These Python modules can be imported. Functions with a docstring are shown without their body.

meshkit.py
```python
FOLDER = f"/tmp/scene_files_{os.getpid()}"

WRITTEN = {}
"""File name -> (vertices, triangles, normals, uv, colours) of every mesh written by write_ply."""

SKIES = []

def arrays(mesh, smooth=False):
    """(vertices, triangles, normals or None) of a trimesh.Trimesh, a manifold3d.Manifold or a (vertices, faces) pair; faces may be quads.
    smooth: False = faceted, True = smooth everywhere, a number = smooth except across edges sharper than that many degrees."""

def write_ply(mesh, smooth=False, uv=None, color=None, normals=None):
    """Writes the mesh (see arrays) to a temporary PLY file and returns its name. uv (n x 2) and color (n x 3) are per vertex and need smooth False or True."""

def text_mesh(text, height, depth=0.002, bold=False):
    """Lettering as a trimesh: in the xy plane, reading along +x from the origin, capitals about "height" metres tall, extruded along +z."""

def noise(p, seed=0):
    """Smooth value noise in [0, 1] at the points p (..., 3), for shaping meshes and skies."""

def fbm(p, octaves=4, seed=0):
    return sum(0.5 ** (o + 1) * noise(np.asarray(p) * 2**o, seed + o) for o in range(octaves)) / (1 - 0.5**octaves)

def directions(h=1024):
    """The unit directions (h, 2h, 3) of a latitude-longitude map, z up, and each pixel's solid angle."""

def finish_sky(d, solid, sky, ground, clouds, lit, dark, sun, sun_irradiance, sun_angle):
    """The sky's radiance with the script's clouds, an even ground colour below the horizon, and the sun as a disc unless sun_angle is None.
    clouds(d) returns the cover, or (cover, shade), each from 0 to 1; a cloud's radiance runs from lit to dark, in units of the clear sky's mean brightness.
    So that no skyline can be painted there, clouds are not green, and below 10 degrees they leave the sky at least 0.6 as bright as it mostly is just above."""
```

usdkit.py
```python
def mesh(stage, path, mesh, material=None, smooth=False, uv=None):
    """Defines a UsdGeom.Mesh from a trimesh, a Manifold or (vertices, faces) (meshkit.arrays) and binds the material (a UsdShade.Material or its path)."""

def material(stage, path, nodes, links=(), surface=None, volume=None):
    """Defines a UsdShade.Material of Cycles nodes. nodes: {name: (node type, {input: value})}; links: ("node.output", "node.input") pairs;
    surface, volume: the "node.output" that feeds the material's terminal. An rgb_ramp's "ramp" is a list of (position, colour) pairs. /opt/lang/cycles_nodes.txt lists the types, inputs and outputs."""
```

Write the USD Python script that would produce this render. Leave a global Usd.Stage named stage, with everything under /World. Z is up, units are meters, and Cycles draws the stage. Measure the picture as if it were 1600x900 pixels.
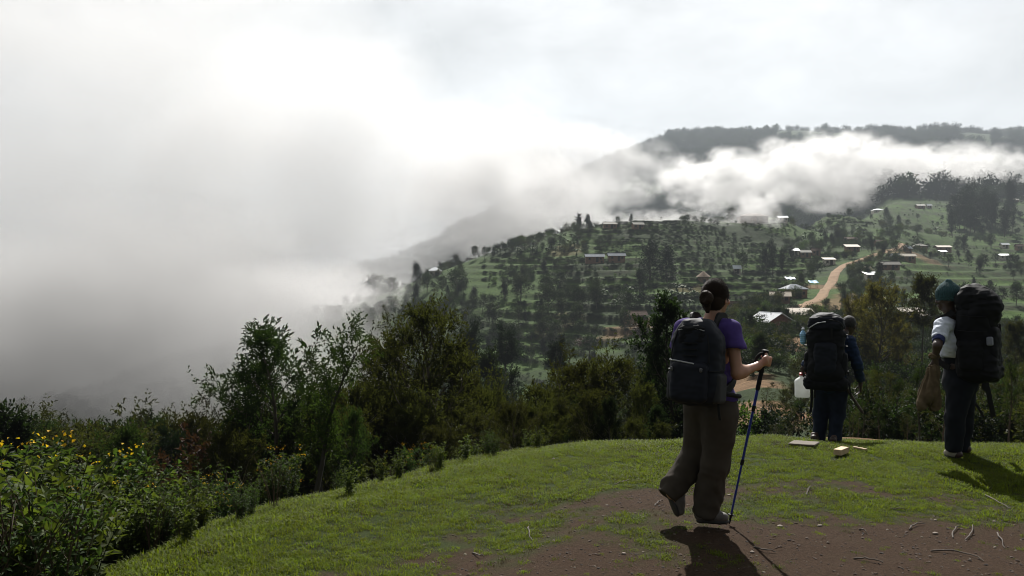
import math, random
import numpy as np
import trimesh
import manifold3d as m3
from scipy.interpolate import PchipInterpolator, RegularGridInterpolator
from scipy.spatial import cKDTree
from pxr import Usd, UsdGeom, UsdLux, UsdShade, Sdf, Gf, Vt
import usdkit, meshkit

stage = Usd.Stage.CreateInMemory()
UsdGeom.Xform.Define(stage, '/World')
UsdGeom.Scope.Define(stage, '/World/Looks')
random.seed(7)
PI = math.pi

# ------------------------------------------------------------------ camera, sky, sun, exposure
F = 1331.0            # focal length in pixels of the 1600 px wide photograph
CAMZ, HOR = 1.65, 440.0
EXPOSURE = 1.2
SUN_EL, SUN_AZ = math.radians(43), math.radians(8)      # azimuth from +y towards +x
cam = UsdGeom.Camera.Define(stage, '/World/camera')
cam.CreateHorizontalApertureAttr(36.0); cam.CreateVerticalApertureAttr(20.25)
cam.CreateFocalLengthAttr(36.0 * F / 1600)
cam.CreateClippingRangeAttr((0.1, 50000.0))
cam.CreateExposureAttr(EXPOSURE)
cam.AddTranslateOp().Set((0, 0, CAMZ))
cam.AddRotateXOp().Set(90 - math.degrees(math.atan((450 - HOR) / F)))
SD = np.array([math.cos(SUN_EL) * math.sin(SUN_AZ), math.cos(SUN_EL) * math.cos(SUN_AZ), math.sin(SUN_EL)])
sun = UsdLux.DistantLight.Define(stage, '/World/sun')
sun.CreateIntensityAttr(1.1); sun.CreateAngleAttr(0.53); sun.CreateNormalizeAttr(True)
sun.CreateColorAttr((1.0, 0.965, 0.91))
zax = Gf.Vec3d(*map(float, SD)); xax = Gf.Cross(Gf.Vec3d(0, 0, 1), zax).GetNormalized(); yax = Gf.Cross(zax, xax)
M4 = Gf.Matrix4d(1); M4.SetRow3(0, xax); M4.SetRow3(1, yax); M4.SetRow3(2, zax)
UsdGeom.Xformable(sun).AddTransformOp().Set(M4)

def mat(name, nodes, links=(), surface=None, volume=None):
    return usdkit.material(stage, '/World/Looks/' + name, nodes, links, surface, volume)

# overcast dome: physical sky behind a nearly closed deck of lit cloud, brighter towards the sun
SKY_STRENGTH = 0.1
sky_m = mat('sky_cloud', {
    'sky': ('sky_texture', {'sky_type': 'single_scattering', 'sun_disc': False, 'sun_elevation': SUN_EL, 'sun_rotation': SUN_AZ}),
    'geo': ('texture_coordinate', {}),
    'mp': ('mapping', {'mapping_type': 'point', 'scale': (1.0, 1.0, 2.2), 'location': (3.1, 1.7, 0.4)}),
    'n1': ('noise_texture', {'scale': 2.1, 'detail': 7.0, 'roughness': 0.52, 'distortion': 0.3}),
    'n2': ('noise_texture', {'scale': 5.5, 'detail': 6.0, 'roughness': 0.55, 'distortion': 0.2}),
    'cov': ('map_range', {'range_type': 'smoothstep', 'from_min': 0.28, 'from_max': 0.42, 'to_min': 0.92, 'to_max': 1.0, 'clamp': True}),
    'dot': ('vector_math', {'math_type': 'dot_product', 'vector2': tuple(SD)}),
    'glow': ('map_range', {'from_min': -0.3, 'from_max': 1.0, 'to_min': 0.0, 'to_max': 1.0, 'clamp': True}),
    'gp': ('math', {'math_type': 'power', 'value2': 4.0}),
    'gm': ('math', {'math_type': 'multiply_add', 'value2': 4.0, 'value3': 0.46}),
    'sh': ('map_range', {'from_min': 0.3, 'from_max': 0.72, 'to_min': 0.76, 'to_max': 1.22, 'clamp': True}),
    'br': ('math', {'math_type': 'multiply'}),
    'cc': ('vector_math', {'math_type': 'scale', 'vector1': (1.0, 1.006, 1.015)}),
    'mx': ('mix_color', {}),
    'bg': ('background_shader', {'strength': SKY_STRENGTH}),
}, [('geo.generated', 'mp.vector'), ('mp.vector', 'n1.vector'), ('mp.vector', 'n2.vector'), ('n1.fac', 'cov.value'),
    ('geo.generated', 'dot.vector1'), ('dot.value', 'glow.value'), ('glow.result', 'gp.value1'), ('gp.value', 'gm.value1'),
    ('n2.fac', 'sh.value'), ('gm.value', 'br.value1'), ('sh.result', 'br.value2'), ('br.value', 'cc.scale'),
    ('cov.result', 'mx.fac'), ('sky.color', 'mx.a'), ('cc.vector', 'mx.b'), ('mx.result', 'bg.color')], surface='bg.background')
dome = UsdLux.DomeLight.Define(stage, '/World/sky')
dome.CreateIntensityAttr(1.0)
UsdShade.MaterialBindingAPI.Apply(dome.GetPrim()).Bind(sky_m)
dome.GetPrim().SetCustomDataByKey('kind', 'structure')

# ------------------------------------------------------------------ helpers
used = {}
def path_for(name, parent='/World'):
    base = f'{parent}/{name}'
    k = used.get(base, -1) + 1
    used[base] = k
    return base if k == 0 else f'{base}_{k:03d}'

def tag(prim, label=None, cat=None, group=None, kind=None):
    p = prim.GetPrim() if hasattr(prim, 'GetPrim') else prim
    for k, v in (('label', label), ('category', cat), ('group', group), ('kind', kind)):
        if v: p.SetCustomDataByKey(k, v)
    return p

def obj(name, mesh, material, parent=None, smooth=False):
    return usdkit.mesh(stage, path_for(name, str(parent.GetPath()) if parent is not None else '/World'), mesh, material, smooth).GetPrim()

def xf(prim, loc=(0, 0, 0), rz=0.0, scale=None, rx=0.0):
    x = UsdGeom.Xformable(prim)
    x.ClearXformOpOrder()
    x.AddTranslateOp().Set(Gf.Vec3d(*map(float, loc)))
    if rz: x.AddRotateZOp().Set(math.degrees(rz))
    if rx: x.AddRotateXOp().Set(math.degrees(rx))
    if scale is not None: x.AddScaleOp().Set(Gf.Vec3f(*([float(scale)] * 3 if np.ndim(scale) == 0 else map(float, scale))))

def thing(name, label, cat, loc=(0, 0, 0), rz=0.0, group=None, scale=None):
    p = UsdGeom.Xform.Define(stage, path_for(name)).GetPrim()
    xf(p, loc, rz, scale)
    return tag(p, label, cat, group)

def proto(name):
    """A class prim that copies refer to."""
    UsdGeom.Scope.Define(stage, '/Protos') if False else None
    return stage.CreateClassPrim('/' + name + '_class')

def copy_of(name, cls, label, cat, loc, rz=0.0, scale=None, group=None, rx=0.0):
    p = UsdGeom.Xform.Define(stage, path_for(name)).GetPrim()
    p.GetReferences().AddInternalReference(cls.GetPath())
    p.SetInstanceable(True)
    xf(p, loc, rz, scale, rx)
    return tag(p, label, cat, group)

def at(px, row, d):
    return np.array([(px - 800) / F * d, d, CAMZ + (HOR - row) / F * d])

def primvar(prim, name, values):
    UsdGeom.PrimvarsAPI(prim).CreatePrimvar(name, Sdf.ValueTypeNames.FloatArray, 'vertex').Set(Vt.FloatArray.FromNumpy(np.asarray(values, np.float32)))

def principled(name, color, rough=0.8, noise=None, bump=None, extra=None, spec=None):
    """Plain coloured material; noise=(scale, spread): world-space tone variation; bump=(scale, distance)."""
    n = {'p': ('principled_bsdf', {'base_color': color, 'roughness': rough, **(extra or {})})}
    if spec is not None: n['p'][1]['specular_ior_level'] = spec
    l = []
    if noise or bump: n['g'] = ('texture_coordinate', {})
    if noise:
        s, k = noise
        n['n'] = ('noise_texture', {'scale': s, 'detail': 5.0, 'roughness': 0.6})
        n['r'] = ('rgb_ramp', {'ramp': [(0.25, tuple(c * (1 - k) for c in color)), (0.75, tuple(min(1, c * (1 + k)) for c in color))]})
        l += [('g.object', 'n.vector'), ('n.fac', 'r.fac'), ('r.color', 'p.base_color')]
    if bump:
        s, dist = bump
        n['bn'] = ('noise_texture', {'scale': s, 'detail': 4.0})
        n['b'] = ('bump', {'distance': dist, 'strength': 0.7})
        l += [('g.object', 'bn.vector'), ('bn.fac', 'b.height'), ('b.normal', 'p.normal')]
    return mat(name, n, l, surface='p.BSDF')

def fbm(p, scale, octaves=4, seed=0):
    return meshkit.fbm(np.asarray(p, float) * scale + 100.0, octaves, seed)

def smoothstep(a, b, x):
    t = np.clip((x - a) / (b - a), 0, 1)
    return t * t * (3 - 2 * t)

# ------------------------------------------------------------------ terrain heights
# profiles: picture column -> (forward distance, height) points; heights given as r(row) lie on that row's sight line
def r(row): return ('row', row)
LEFT = [(30, -9), (60, -20), (100, -28), (150, -36)]
COLS = {
    -600: [(3.2, 0), (5, -.5), (9, -2.2), (16, -5)] + LEFT + [(220, -40), (300, -60), (600, -120), (1500, -130), (4000, -60)],
    0:    [(3.6, 0), (4.6, -.14), (6, -.6), (9, -1.8), (16, -5)] + LEFT + [(200, r(652)), (300, -55), (600, -110), (1500, -120), (4000, -40)],
    130:  [(4.3, 0), (5.2, -.10), (7, -.75), (10, -2.0), (16, -5)] + LEFT + [(220, r(625)), (320, -55), (600, -110), (1500, -110), (4000, -40)],
    200:  [(4.7, 0), (5.6, -.10), (7.5, -.75), (11, -2.2), (16, -5)] + LEFT + [(250, r(602)), (340, -50), (600, -100), (1500, -110), (4000, -20)],
    350:  [(5.7, 0), (6.6, -.09), (8.5, -.7), (12, -2.2), (18, -5)] + LEFT + [(300, r(545)), (380, -45), (600, -100), (1500, -80), (4000, 20)],
    500:  [(6.4, 0), (7.4, -.08), (9.5, -.75), (13, -2.2), (18, -4.6), (30, -9), (60, -19), (100, -27), (170, -36), (260, -27), (350, r(489)), (430, -30), (600, -70), (1500, -30), (4000, 60)],
    600:  [(6.8, 0), (7.9, -.08), (10, -.75), (13, -2), (18, -4.2), (30, -9), (60, -18), (100, -26), (180, -35), (270, -24), (385, r(459)), (460, -20), (620, -60), (1500, -20), (4000, 100)],
    700:  [(7.5, 0), (8.6, -.08), (11, -.8), (14, -1.9), (20, -4.4), (40, -11), (80, -20), (130, -29), (190, -33), (280, -15), (405, r(420)), (480, -10), (620, -50), (1400, r(410)), (4000, 200)],
    800:  [(8.0, 0), (9.2, -.1), (11.5, -.8), (14, -1.8), (20, -4.2), (40, -10), (80, -18), (140, -26), (200, -28), (300, -6), (420, r(384)), (500, 0), (640, -40), (1700, r(345)), (4000, 300)],
    900:  [(8.3, 0), (9.5, -.1), (12, -.8), (15, -1.9), (20, -3.8), (40, -9), (80, -16), (150, -22), (210, -21), (310, 1), (435, r(360)), (520, 8), (680, -30), (2000, r(290)), (4000, 400)],
    1000: [(8.4, 0), (9.6, -.1), (12, -.75), (15, -1.7), (20, -3.3), (40, -7.5), (80, -12.5), (150, -15.5), (220, -13), (320, 6), (445, r(347)), (540, 14), (700, -20), (2300, r(238)), (4000, 470)],
    1060: [(8.45, 0), (9.7, -.1), (12, -.7), (15, -1.5), (20, -2.9), (40, -6), (80, -9.5), (150, -11), (220, -9), (320, r(425)), (450, r(345)), (550, 17), (720, -10), (1100, 60), (2400, r(218)), (4200, 500)],
    1200: [(8.5, 0), (9.8, -.12), (12, -.6), (15, -1.2), (20, -2.3), (30, -3.7), (50, -5.2), (110, -6.9), (160, -6.4), (250, r(465)), (330, r(430)), (400, r(392)), (475, r(342)), (600, 20), (760, 5), (1100, 70), (2500, r(211)), (4200, 500)],
    1300: [(8.5, 0), (9.8, -.2), (12, -.55), (15, -1.1), (20, -2.2), (30, -3.8), (50, -5.6), (110, -8.2), (190, r(495)), (270, r(450)), (340, r(420)), (420, r(390)), (520, r(362)), (620, r(336)), (720, 40), (850, 35), (1150, 85), (2500, r(216)), (4200, 480)],
    1400: [(8.3, 0), (9.5, -.15), (12, -.6), (15, -1.15), (20, -2.3), (30, -4), (50, -6.2), (110, -8.6), (160, r(512)), (220, r(470)), (300, r(435)), (370, r(402)), (480, r(374)), (600, r(350)), (760, r(322)), (1000, r(303)), (1500, r(278)), (2500, r(224)), (4200, 450)],
    1500: [(8.2, 0), (9.4, -.15), (12, -.65), (15, -1.25), (20, -2.5), (30, -4.3), (50, -6.8), (110, -9.8), (160, r(530)), (220, r(486)), (300, r(450)), (380, r(420)), (500, r(388)), (620, r(358)), (800, r(320)), (1000, r(303)), (1500, r(275)), (2500, r(224)), (4200, 430)],
    1600: [(8.2, 0), (9.4, -.15), (12, -.7), (15, -1.3), (20, -2.6), (30, -4.5), (50, -7.2), (110, -10.5), (160, r(535)), (220, r(492)), (300, r(455)), (380, r(424)), (500, r(390)), (620, r(360)), (800, r(322)), (1000, r(305)), (1500, r(278)), (2500, r(226)), (4200, 430)],
    2300: [(7.5, 0), (9, -.15), (12, -.7), (15, -1.3), (20, -2.6), (30, -4.5), (50, -7), (110, -10), (220, -6), (380, 5), (620, 35), (1000, 90), (1500, 180), (2500, 400), (4200, 420)],
}
RG = np.concatenate([[0.0, 0.5], np.geomspace(1, 5000, 420)])
keys, table = [], []
def profile(pts, az):
    rr = [0.0, 2.0]; zz = [0.0, 0.0]
    for d, z in pts:
        if isinstance(z, tuple): z = CAMZ + (HOR - z[1]) / F * d
        rr.append(d / math.cos(az)); zz.append(z)
    rr.append(9000); zz.append(zz[-1] * .5)
    return PchipInterpolator(rr, zz)(RG)
for px in sorted(COLS):
    az = math.atan((px - 800) / F)
    keys.append(az); table.append(profile(COLS[px], az))
BACK = PchipInterpolator([0, 4, 12, 30, 100, 600, 5000, 9000], [0, 0, -.2, -1.5, -9, -60, -100, -50])(RG)
keys = [-PI, -1.8] + keys + [1.8, PI]
table = [BACK, BACK] + table + [BACK, BACK]
table = PchipInterpolator(np.array(keys), np.array(table), axis=0)
AZG = np.unique(np.concatenate([np.linspace(-PI, PI, 361), np.linspace(-.62, .62, 400)]))
BASE = RegularGridInterpolator((AZG, RG), table(AZG))

ROAD_XY = np.array([(212, 462), (183, 407), (166, 388), (148, 363), (128, 333), (113, 300), (94, 256), (86, 237), (77, 222), (68, 204), (62, 193)], float)
road_f = PchipInterpolator(np.linspace(0, 1, 11), ROAD_XY, axis=0)(np.linspace(0, 1, 160))
road_tree = cKDTree(road_f)
def road_dist(x, y):
    return road_tree.query(np.stack([np.ravel(x), np.ravel(y)], -1))[0].reshape(np.shape(x))

def terrace_mask(x, y):
    d = np.hypot(x, y)
    n = fbm(np.stack([x, y, 0 * x], -1), 1 / 90., 3, 5)
    return smoothstep(170, 260, d) * (1 - smoothstep(800, 1000, d)) * smoothstep(0.34, 0.44, n) * smoothstep(5, 22, road_dist(x, y)) * (.12 + .88 * smoothstep(-.08, .03, x / np.maximum(np.abs(y), 1)))
TH = 2.9     # terrace height

def height(x, y, detail=True):
    x, y = np.asarray(x, float), np.asarray(y, float)
    rr = np.hypot(x, y)
    z = BASE(np.stack([np.arctan2(x, y), np.clip(rr, 0, 4999)], -1))
    if detail:
        p = np.stack([x, y, 0 * x], -1)
        z = z + smoothstep(300, 1500, rr) * (fbm(p, 1 / 420., 5, 11) - .5) * 46 * (1 + .6 * smoothstep(1200, 2600, rr))
        z = z + smoothstep(60, 250, rr) * (fbm(p, 1 / 45., 4, 3) - .5) * 5 * (1 - .8 * smoothstep(-1, 1, -abs(rr - 420) / 60 + .5))
        z = z + (fbm(p, 1 / 6., 3, 4) - .5) * np.clip((rr - 9) / 12, 0, 1) * .7
        a0 = np.interp(x, [-.4, .7], [3.4, 5.7])
        z = z - np.interp(x, [-1.5, -.3, .7], [.17, .13, .09]) * smoothstep(0, 2.3, rr - a0) * (1 - .45 * smoothstep(1.5, 3.2, x))
        z = z + (fbm(p, 1.3, 4, 8) - .5) * .05 * np.clip(rr / 3, 0, 1)
        w = (fbm(p, 1 / 30., 2, 9) - .5) * 1.6
        q = (z + w) / TH
        f = q - np.floor(q)
        zt = (np.floor(q) + smoothstep(.68, 1.0, f) * .85 + f * .15) * TH - w
        z = z + (zt - z) * terrace_mask(x, y) * .9
    return z

def ground(x, y):
    return float(height(np.array([x]), np.array([y]))[0])
# ------------------------------------------------------------------ implicit surfaces (smooth unions turned into one mesh)
def relax(m, n):
    from scipy.sparse import coo_matrix
    e = m.edges_unique; N = len(m.vertices)
    A = coo_matrix((np.ones(2 * len(e)), (np.r_[e[:, 0], e[:, 1]], np.r_[e[:, 1], e[:, 0]])), (N, N)).tocsr()
    deg = np.maximum(np.asarray(A.sum(1)).ravel(), 1)[:, None]
    p = np.array(m.vertices)
    for i in range(n):
        for l in (.5, -.51): p = p + l * (A @ p / deg - p)
    return trimesh.Trimesh(p, m.faces, process=False)

class Body:
    def __init__(s, lo, hi, h, k=.02):
        s.lo, s.h, s.k = np.array(lo, float), h, k
        s.n = np.ceil((np.array(hi) - s.lo) / h).astype(int) + 1
        s.v = np.full(s.n, .3, np.float32)
    def _block(s, lo, hi, k):
        m = k + 3 * s.h
        i0 = np.clip(np.floor((np.array(lo) - m - s.lo) / s.h).astype(int), 0, s.n)
        i1 = np.clip(np.ceil((np.array(hi) + m - s.lo) / s.h).astype(int) + 1, 0, s.n)
        sl = tuple(slice(a, b) for a, b in zip(i0, i1))
        ax = [(s.lo[j] + s.h * np.arange(i0[j], i1[j])).astype(np.float32) for j in range(3)]
        return sl, ax[0][:, None, None], ax[1][None, :, None], ax[2][None, None, :]
    def _put(s, sl, d, k, cut=False):
        a = s.v[sl]
        if cut:
            s.v[sl] = np.maximum(a, -d) if k <= 0 else -s._smin(-a, d, k)
        else:
            s.v[sl] = s._smin(a, d, k)
    @staticmethod
    def _smin(a, b, k):
        hh = np.maximum(k - np.abs(a - b), 0) / k
        return np.minimum(a, b) - hh * hh * k * .25
    def cap(s, a, b, ra, rb=None, k=None, cut=False):
        rb = ra if rb is None else rb; k = s.k if k is None else k
        a, b = np.array(a, float), np.array(b, float); R = max(ra, rb)
        sl, x, y, z = s._block(np.minimum(a, b) - R, np.maximum(a, b) + R, k)
        ba = b - a; L = max(ba @ ba, 1e-9)
        t = np.clip(((x - a[0]) * ba[0] + (y - a[1]) * ba[1] + (z - a[2]) * ba[2]) / L, 0, 1)
        d = np.sqrt((x - a[0] - t * ba[0]) ** 2 + (y - a[1] - t * ba[1]) ** 2 + (z - a[2] - t * ba[2]) ** 2) - (ra + (rb - ra) * t)
        s._put(sl, d.astype(np.float32), k, cut); return s
    def ell(s, c, rad, axes=None, k=None, cut=False):
        k = s.k if k is None else k
        c, rad = np.array(c, float), np.array(rad, float); R = rad.max()
        sl, x, y, z = s._block(c - R, c + R, k)
        A = np.eye(3) if axes is None else np.array(axes, float)
        q = [((x - c[0]) * A[i][0] + (y - c[1]) * A[i][1] + (z - c[2]) * A[i][2]) for i in range(3)]
        k0 = np.sqrt(sum((q[i] / rad[i]) ** 2 for i in range(3))); k1 = np.sqrt(sum((q[i] / rad[i] ** 2) ** 2 for i in range(3)))
        d = k0 * (k0 - 1) / np.maximum(k1, 1e-6)
        s._put(sl, d.astype(np.float32), k, cut); return s
    def box(s, c, half, axes=None, rnd=.03, k=None, cut=False):
        k = s.k if k is None else k
        c, half = np.array(c, float), np.array(half, float); R = np.linalg.norm(half)
        sl, x, y, z = s._block(c - R, c + R, k)
        A = np.eye(3) if axes is None else np.array(axes, float)
        q = [np.abs((x - c[0]) * A[i][0] + (y - c[1]) * A[i][1] + (z - c[2]) * A[i][2]) - half[i] + rnd for i in range(3)]
        d = np.sqrt(sum(np.maximum(e, 0) ** 2 for e in q)) + np.minimum(np.maximum(np.maximum(q[0], q[1]), q[2]), 0) - rnd
        s._put(sl, d.astype(np.float32), k, cut); return s
    def mesh(s, wrinkle=None, smooth=2):
        v = s.v
        for ax in range(3):
            a = np.moveaxis(v, ax, 0); b = a.copy(); b[1:-1] = .5 * a[1:-1] + .25 * (a[2:] + a[:-2]); v = np.moveaxis(b, 0, ax)
        ins = v < 0
        c = [ins[dx:v.shape[0] - 1 + dx, dy:v.shape[1] - 1 + dy, dz:v.shape[2] - 1 + dz] for dx in (0, 1) for dy in (0, 1) for dz in (0, 1)]
        cnt = sum(e.astype(np.int8) for e in c)
        cells = np.argwhere((cnt > 0) & (cnt < 8))
        idx = np.full(np.array(v.shape) - 1, -1, np.int64); idx[tuple(cells.T)] = np.arange(len(cells))
        acc = np.zeros((len(cells), 3)); num = np.zeros(len(cells))
        off = np.array([(dx, dy, dz) for dx in (0, 1) for dy in (0, 1) for dz in (0, 1)])
        val = [v[tuple((cells + o).T)] for o in off]
        for i in range(8):
            for j in range(i + 1, 8):
                if np.abs(off[i] - off[j]).sum() != 1: continue
                m = (val[i] < 0) != (val[j] < 0)
                t = val[i] / np.where(m, val[i] - val[j], 1)
                acc += np.where(m[:, None], off[i] + t[:, None] * (off[j] - off[i]), 0); num += m
        P = s.lo + s.h * (cells + acc / num[:, None])
        faces = []
        for ax in range(3):
            n0 = [slice(None)] * 3; n1 = [slice(None)] * 3
            n0[ax], n1[ax] = slice(None, -1), slice(1, None)
            a, b = ins[tuple(n0)], ins[tuple(n1)]
            e = np.argwhere(a != b)
            o1, o2 = [(1, 2), (2, 0), (0, 1)][ax]
            ok = (e[:, o1] > 0) & (e[:, o2] > 0) & (e[:, o1] < v.shape[o1] - 1) & (e[:, o2] < v.shape[o2] - 1)
            e = e[ok]
            def cell(d1, d2):
                q = e.copy(); q[:, o1] -= d1; q[:, o2] -= d2
                return idx[tuple(q.T)]
            qd = np.stack([cell(0, 0), cell(1, 0), cell(1, 1), cell(0, 1)], -1)
            fl = a[tuple(e.T)]
            qd[~fl] = qd[~fl][:, ::-1]
            faces.append(qd)
        Q = np.vstack(faces); Q = Q[(Q >= 0).all(1)]
        T = np.vstack([Q[:, [0, 1, 2]], Q[:, [0, 2, 3]]])
        m = trimesh.Trimesh(P, T, process=False)
        if smooth: m = relax(m, smooth * 2)
        if wrinkle is not None:
            p = np.array(m.vertices)
            m.vertices = p + np.array(m.vertex_normals) * wrinkle(p)[:, None]
        return m

def tube(points, radii, sides=6, caps=True):
    p = np.asarray(points, float)
    t = np.gradient(p, axis=0); t /= np.linalg.norm(t, axis=1, keepdims=True) + 1e-12
    ref = np.where(np.abs(t[:1, 2:]) < .9, [0, 0, 1.], [1., 0, 0])
    a = np.cross(t, ref); a /= np.linalg.norm(a, axis=1, keepdims=True) + 1e-12
    b = np.cross(t, a)
    ang = np.arange(sides) * 2 * PI / sides
    v = p[:, None] + np.broadcast_to(radii, (len(p),))[:, None, None] * (np.cos(ang)[None, :, None] * a[:, None] + np.sin(ang)[None, :, None] * b[:, None])
    i, j = np.meshgrid(np.arange(len(p) - 1), np.arange(sides), indexing='ij')
    q = np.stack([i * sides + j, i * sides + (j + 1) % sides, (i + 1) * sides + (j + 1) % sides, (i + 1) * sides + j], -1).reshape(-1, 4)
    f = np.vstack([q[:, [0, 1, 2]], q[:, [0, 2, 3]]])
    v = v.reshape(-1, 3)
    if caps:
        v = np.vstack([v, p[:1], p[-1:]]); c0 = len(v) - 2
        k = np.arange(sides); k2 = (k + 1) % sides; e = (len(p) - 1) * sides
        f = np.vstack([f, np.stack([k2, k, 0 * k + c0], -1), np.stack([e + k, e + k2, 0 * k + c0 + 1], -1)])
    return trimesh.Trimesh(v, f, process=False)

def ribbon(points, width, thick, up=(0, 0, 1)):
    """A webbing strap: flat band along a polyline."""
    p = np.asarray(points, float); up = np.asarray(up, float)
    t = np.gradient(p, axis=0); t /= np.linalg.norm(t, axis=1, keepdims=True)
    s = np.cross(t, np.broadcast_to(up, p.shape)); s /= np.linalg.norm(s, axis=1, keepdims=True) + 1e-9
    n = np.cross(s, t)
    w = np.broadcast_to(width, (len(p),))[:, None] / 2
    ring = np.stack([p - s * w - n * thick / 2, p + s * w - n * thick / 2, p + s * w + n * thick / 2, p - s * w + n * thick / 2], 1)
    i, j = np.meshgrid(np.arange(len(p) - 1), np.arange(4), indexing='ij')
    q = np.stack([i * 4 + j, i * 4 + (j + 1) % 4, (i + 1) * 4 + (j + 1) % 4, (i + 1) * 4 + j], -1).reshape(-1, 4)
    e = (len(p) - 1) * 4
    q = np.vstack([q, [[3, 2, 1, 0]], [[e, e + 1, e + 2, e + 3]]])
    f = np.vstack([q[:, [0, 1, 2]], q[:, [0, 2, 3]]])
    m = trimesh.Trimesh(ring.reshape(-1, 3), f, process=False); m.fix_normals(); return m

def curve(pts, n=14):
    pts = np.asarray(pts, float)
    return PchipInterpolator(np.linspace(0, 1, len(pts)), pts, axis=0)(np.linspace(0, 1, n))

def join(*ms):
    return trimesh.util.concatenate([m for m in ms if m is not None])

def axes_yaw(yaw, lean=0.0):
    """rows: right, forward, up for somebody facing yaw (radians from +y towards +x), leaning forward by lean."""
    f = np.array([math.sin(yaw), math.cos(yaw), 0]); rt = np.array([math.cos(yaw), -math.sin(yaw), 0]); u = np.array([0, 0, 1.])
    f2 = f * math.cos(lean) - u * math.sin(lean); u2 = u * math.cos(lean) + f * math.sin(lean)
    return np.array([rt, f2, u2])

def folds(amp, sx, sz, seed):
    def w(p):
        a = fbm(p * [sx, sx, sz], 1.0, 3, seed) - .5
        b = np.abs(fbm(p * [sx * .6, sx * .6, sz * 1.8] + a[:, None] * .8, 1.0, 2, seed + 3) - .5)
        return amp * (a * 1.2 + (.25 - b) * 1.3)
    return w

def hand(B, wrist, palm, fdir, side, curl_to, s=1.0, closed=True):
    """Palm, four fingers of their own lengths and a thumb. fdir: along the fingers; side: towards the thumb; curl_to: the palm's normal, to which the fingers bend."""
    fdir, side, n = (np.array(e, float) / np.linalg.norm(e) for e in (fdir, side, curl_to))
    palm = np.array(palm, float)
    for o in (-.026, -.009, .009, .026):
        B.cap(palm - fdir * .035 * s + side * o * .8 * s, palm + fdir * .04 * s + side * o * s, .014 * s, .0125 * s, k=.012)
    B.cap(wrist, palm - fdir * .03 * s, .024 * s, .022 * s, k=.02)
    for o, L in zip((.029, .0095, -.0095, -.028), (.072, .080, .075, .058)):
        p = palm + fdir * .042 * s + side * o * s
        ang = 0.25
        bends = (1.15, 1.45, 1.05) if closed else (.3, .45, .35)
        rr = .0088 * s
        for b, fr in zip(bends, (.44, .31, .25)):
            ang += b
            dvec = fdir * math.cos(ang) + n * math.sin(ang)
            q = p + dvec * L * fr * s
            B.cap(p, q, rr, rr * .9, k=.004)
            p, rr = q, rr * .92
    t0 = palm - fdir * .02 * s + side * .026 * s
    t1 = t0 + (side * .5 + fdir * .55 + n * .45) * .042 * s
    t2 = t1 + (fdir * .55 + n * .8 - side * .25) * .032 * s
    t3 = t2 + (fdir * .2 + n * .7 - side * .7) * .026 * s
    B.cap(t0, t1, .0135 * s, .0115 * s, k=.012); B.cap(t1, t2, .0112 * s, .0098 * s, k=.004); B.cap(t2, t3, .0098 * s, .0085 * s, k=.004)

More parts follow.
